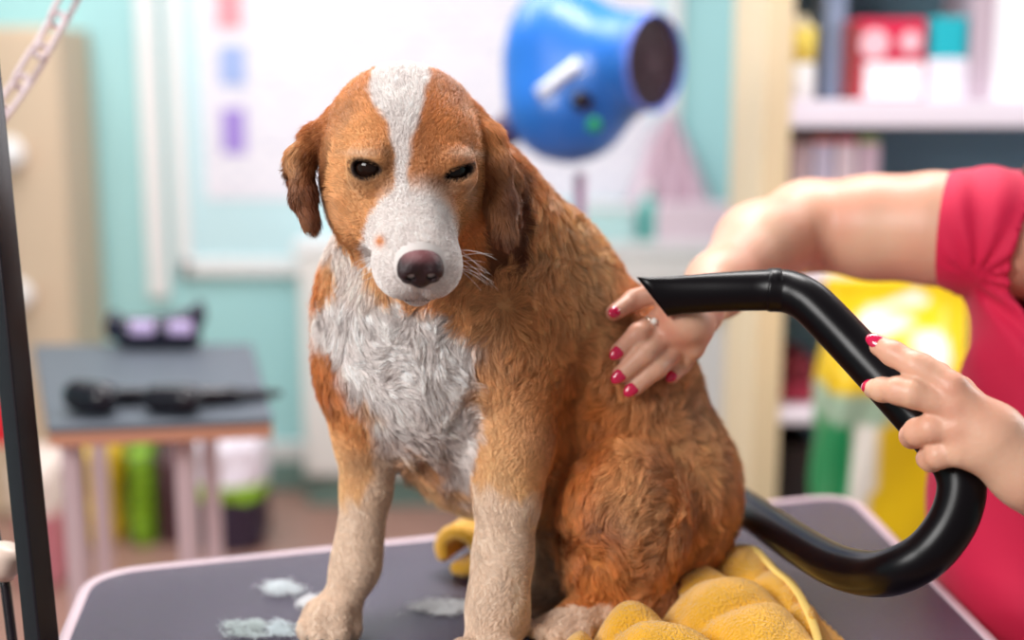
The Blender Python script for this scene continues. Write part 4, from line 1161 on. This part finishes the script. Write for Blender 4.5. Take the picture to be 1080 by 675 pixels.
# shirt
SH = Sdf()
SH.chain([(P(1062, 250, 1.33), px(67, 1.33)), (P(1022, 244, 1.345), px(66, 1.345))], .03)
SH.chain([(P(1350, 250, 1.38), .068), (P(1385, 330, 1.33), .062)], .03)
SH.chain([(P(1085, 252, 1.36), .062), (P(1200, 228, 1.41), .084), (P(1350, 252, 1.38), .068)], .05)
SH.chain([(P(1150, 640, 1.31), .145), (P(1135, 520, 1.335), .135), (P(1185, 340, 1.39), .145)], .06)
SH.cap(P(1185, 640, 1.33), (hp_[0], hp_[1], .79), .125, .135, .05)
SH.ell(P(1130, 375, 1.33), (.085, .08, .08), k=.05)
SH.ell(P(1260, 375, 1.33), (.085, .08, .08), k=.05)
_sa, _sb = P(1062, 250, 1.33), P(985, 241, 1.36)
_sd = nrm(_sb - _sa); _cut = P(990, 241, 1.358)
def shirt_post(p, d):
    x, y, z = proj(p)
    # drapery creases running from the armpit
    ax_ = (p - P(1015, 290, 1.33)); th = np.arctan2(ax_[:, 2], ax_[:, 0]); rad = np.linalg.norm(ax_, axis=1)
    d = d + np.sin(th * 13 + vnoise(p, 12)[:, 0] * .8) * .0024 * sstep(rad, .01, .05) * (1 - sstep((p - _cut) @ _sd, -.035, -.006)) * (1 - sstep(rad, .16, .30))
    d = d + np.sin(vnoise(p, 7)[:, 1] * 5 + p[:, 2] * 60) * .0018 * sstep(-p[:, 2], -1.08, -.98)
    d = smax(d, ((p - _cut) @ _sd), .004)                                    # sleeve hem
    neck = np.sqrt((((p - P(1190, 276, 1.28)) / np.array([.118, .16, .105])) ** 2).sum(-1)) - 1
    d = np.maximum(d, -neck * .08)
    d = np.maximum(d, .72 - p[:, 2])
    return d
SH.post = shirt_post
g = [axis(.28, .98, (.36, .56), .006, .0035), np.arange(1.10, 1.62, .0045), np.arange(.70, 1.36, .0045)]
sme, _, _ = full_mesh(SH, 'shirt', g)
link_mesh('shirt', sme, mat('crimson_jersey', srgb(206, 8, 66), .75, sheen=.08, bump=.15, bscale=700), woman)
# trousers, shoes, hair
TR = Sdf()
TR.cap((hp_[0] - .04, hp_[1], .76), (hp_[0] + .04, hp_[1], .76), .135, .135, .04)
for s in (-1, 1):
    x = hp_[0] + s * .085
    TR.chain([((x, hp_[1], .76), .105), ((x + s * .01, hp_[1], .46), .072), ((x + s * .01, hp_[1] + .02, .10), .056)], .03)
TR.post = lambda p, d: np.maximum(np.maximum(d, p[:, 2] - .785), .07 - p[:, 2])
g = [np.arange(hp_[0] - .26, hp_[0] + .26, .008), np.arange(hp_[1] - .18, hp_[1] + .2, .008), np.arange(.04, .86, .008)]
me, _, _ = full_mesh(TR, 'trousers', g); link_mesh('trousers', me, mat('black_cotton', srgb(26, 20, 26), .8), woman)
SO = Sdf()
for s in (-1, 1):
    x = hp_[0] + s * .095; q = Sdf(); q.chain([((x, hp_[1] + .035, .045), .043), ((x + s * .01, hp_[1] - .14, .036), .037)], .02)
    q.post = lambda p, d: np.maximum(np.maximum(d, .002 - p[:, 2]), p[:, 2] - .085)
    g = [np.arange(x - .08, x + .08, .005), np.arange(hp_[1] - .22, hp_[1] + .12, .005), np.arange(-.01, .1, .005)]
    me, _, _ = full_mesh(q, 'shoe', g); link_mesh('shoe', me, mat('white_leather', srgb(220, 216, 214), .5), woman)
HA = Sdf()
HA.ell(hc_ + np.array([.005, .022, .022]), (.084, .092, .108), k=.03)
HA.chain([(hc_ + np.array([-.045, .03, -.02]), .030), (hc_ + np.array([-.06, .02, -.12]), .024), (P(1126, 130, 1.34), .020), (P(1100, 190, 1.31), .018), (P(1091, 236, 1.295), .012)], .02)
HA.chain([(hc_ + np.array([.06, .03, -.02]), .030), (hc_ + np.array([.075, .04, -.12]), .028), (hc_ + np.array([.07, .05, -.22]), .02)], .02)
me, _, _ = HA.mesh('hair', [np.arange(hc_[i] - .34, hc_[i] + .2, .005) for i in range(3)]); link_mesh('hair', me, mat('brown_hair', srgb(74, 40, 26), .5, noise=.3, nscale=80, aniso=(1, 1, .1)), woman)
M_ew = mat('eye_white', srgb(236, 232, 228), .2)
for s in (-1, 1):
    bm = bmesh.new(); bmesh.ops.create_uvsphere(bm, u_segments=20, v_segments=12, radius=.012, matrix=Matrix.Translation(Vector(hc_ + np.array([s * .030 - .012, -.078, .0])))); e_ = bm_obj('eye', bm, M_ew, woman, smooth=True)
    bm = bmesh.new(); bmesh.ops.create_uvsphere(bm, u_segments=16, v_segments=10, radius=.006, matrix=Matrix.Translation(Vector(hc_ + np.array([s * .030 - .014, -.0855, -.001])))); bm_obj('iris', bm, mat('iris_brown', srgb(60, 34, 20), .1), e_, smooth=True)

# ================================================================== yellow towel and small things on the table
M_tow = mat('yellow_terry', srgb(244, 178, 20), .85, sheen=.5, noise=.12, nscale=40, bump=1.0, bscale=420)
nx, ny = 150, 150
X = np.linspace(-.02, .315, nx); Y = np.linspace(.90, 1.30, ny)
XX, YY = np.meshgrid(X, Y, indexing='ij')
pl = np.stack([XX.ravel(), YY.ravel(), np.zeros(XX.size)], -1)
OUT = [(.00, .93), (.20, .90), (.285, 1.0), (.302, 1.09), (.292, 1.16), (.262, 1.235), (.215, 1.28), (.16, 1.26), (.13, 1.20), (.08, 1.10), (.03, 1.055)]
sd = in_poly(XX.ravel() + vnoise(pl, 30)[:, 0] * .004, YY.ravel() + vnoise(pl, 30)[:, 1] * .004, OUT)
env = sstep(-sd, 0, .035)
w_ = pl + vnoise(pl, 9) * .022 + vnoise(pl, 24, 2) * .010
def ridge(u): return np.sqrt(np.abs(np.sin(u)) + .02)
a1 = ridge(w_[:, 0] * 40 + w_[:, 1] * 24); a2 = ridge(w_[:, 0] * -34 + w_[:, 1] * 55 + 1.3); a3 = ridge(w_[:, 0] * 80 + w_[:, 1] * -50 + .4)
h = env * (.004 + .024 * a1 + .018 * a2 * a1 + .004 * a3) + .002
top = .060 * np.exp(-(((pl[:, 0] - .225) / .06) ** 2 + ((pl[:, 1] - 1.12) / .12) ** 2)); h = h * (.62 + .28 * vnoise(pl, 16, 3)[:, 0]) + env * top * .50
pz = np.stack([pl[:, 0], pl[:, 1], TABLE_Z + h], -1)
for _ in range(30):
    m = (D.at(pz) < .003) & (pz[:, 2] > TABLE_Z + .002)
    if not m.any(): break
    pz[m, 2] = np.maximum(pz[m, 2] - .003, TABLE_Z + .0015)
keep = (sd < 0) & (D.at(pz) > .0012)
idx = np.arange(nx * ny).reshape(nx, ny)
# undercut the rim a little so the cloth has rolled edges
F = []
for i in range(nx - 1):
    for j in range(ny - 1):
        q = (idx[i, j], idx[i + 1, j], idx[i + 1, j + 1], idx[i, j + 1])
        if all(keep[list(q)]): F.append(q)
used = np.unique(np.array(F).ravel()); mp = -np.ones(nx * ny, int); mp[used] = np.arange(len(used))
me = mesh_from('yellow_towel', pz[used], [tuple(mp[list(f)]) for f in F])
tw = link_mesh('yellow_towel', me, M_tow)
tag(tw, 'crumpled mustard yellow terry towel lying on the table beside and under the dog', 'towel')
def tz(x, y): i = np.argmin((pl[:, 0] - x) ** 2 + (pl[:, 1] - y) ** 2); return pz[i, 2]
hem = []
for (x, y, h_) in ((782, 575, .05), (796, 590, .05), (816, 606, .05), (834, 622, .045), (848, 640, .04), (860, 662, .035), (868, 690, .03)):
    q = G(x, y, TABLE_Z + h_); hem.append((q[0], q[1], tz(q[0], q[1]) + .0015))
hem = catmull(hem, 6)
tube('hem', hem, [(.0045, .0022)] * len(hem), mat('hem_cream', srgb(250, 214, 120), .8), tw, n=10, sides=(1, 0, 0))
# rolled yellow cloth behind the front leg
RL = Sdf()
c = gp(492, 602); c[2] = TABLE_Z
cc = c + np.array([0, 0.0, .026]); axr = nrm(np.array([.45, .89, 0])); sd2 = nrm(np.cross(axr, [0, 0, 1]))
arc = [cc + sd2 * math.cos(t_) * .022 + np.array([0, 0, 1]) * math.sin(t_) * .020 for t_ in np.linspace(math.radians(-100), math.radians(200), 14)]
for u, v in zip(arc[:-1], arc[1:]): RL.cap(u - axr * .012, v - axr * .012, .0068, .0068, .004)
for s_ in np.linspace(-.012, .10, 18):
    for u in arc: RL.ell(u + axr * s_, (.0072, .0072, .0072), k=.004)
RL.cap(cc + np.array([.01, .02, .016]), cc + np.array([.03, .03, .040]), .012, .008, .012)
lo, hi = cc - .07, cc + .15; lo[2] = TABLE_Z - .01; hi[2] = TABLE_Z + .09
me, _, _ = RL.mesh('rolled_cloth', [np.arange(lo[i], hi[i], .0022) for i in range(3)])
rc_ = link_mesh('rolled_cloth', me, M_tow); tag(rc_, 'small rolled yellow cloth seen behind the dog\'s front leg', 'cloth')
bx = tube('black_strap', catmull([gp(524, 590, TABLE_Z + .012), gp(540, 594, TABLE_Z + .012), gp(560, 606, TABLE_Z + .010), gp(585, 622, TABLE_Z + .010), gp(620, 632, TABLE_Z + .009)], 8), [(.017, .0085)] * 33, mat('black_webbing', srgb(14, 10, 14), .6), n=14, sides=(0, 1, 0))
tag(bx, 'black padded strap lying on the table between the dog\'s legs', 'strap')

# tufts of cut fur
M_tuft = attr_mat('cut_fur', rough=.6, spec=.2)
def tuft(cx, cy, w, h_, col, seed, label, n=600):
    rs = np.random.RandomState(seed); c = gp(cx, cy); k = 5
    nb_ = 7; cen = np.stack([rs.uniform(-.8, .8, nb_) * w, rs.uniform(-.8, .8, nb_) * h_, np.zeros(nb_)], -1)
    b = rs.randint(nb_, size=n); o = cen[b] + rs.normal(0, .45, (n, 3)) * np.array([w * .55, h_ * .55, 0])
    o[:, 2] = np.abs(rs.normal(0, .0035, n)) * np.exp(-((o[:, 0] / w) ** 2 + (o[:, 1] / h_) ** 2)) + .0010; r0 = c + o
    a = rs.uniform(0, 6.28, nb_)[b] + rs.normal(0, .7, n); d = np.stack([np.cos(a), np.sin(a), rs.uniform(-.1, .5, n)], -1)
    L = rs.uniform(.004, .012, n); pts = np.empty((n, k, 3)); q = r0.copy()
    for j in range(k):
        pts[:, j] = q; q = q + d * (L / (k - 1))[:, None]; a = a + rs.normal(.5, .3, n); d = np.stack([np.cos(a), np.sin(a), d[:, 2] - .25], -1)
    pts[..., 2] = np.maximum(pts[..., 2], TABLE_Z + .0008)
    rad = np.full((n, k), .00016); cols = np.array(srgb(*col)[:3])[None] * rs.uniform(.85, 1.1, (n, 1))
    o = hair_obj('fur_tuft', r0, pts, rad, np.clip(cols, 0, .95), M_tuft); tag(o, label, 'fur tuft', 'tufts of cut fur on the table')
tuft(305, 622, .022, .020, (232, 238, 242), 1, 'pale tuft of cut fur left of the dog\'s front leg, farther one')
tuft(332, 636, .013, .010, (240, 240, 242), 2, 'small white tuft of cut fur touching the dog\'s left-hand front leg', 400)
tuft(462, 640, .024, .018, (244, 244, 246), 3, 'white tuft of cut fur between the dog\'s two front legs', 1100)
tuft(252, 664, .022, .016, (196, 206, 206), 4, 'greenish grey tuft of cut fur nearest the table\'s left side')
tuft(296, 664, .014, .014, (216, 226, 230), 5, 'pale tuft of cut fur right beside the dog\'s front paw', 400)
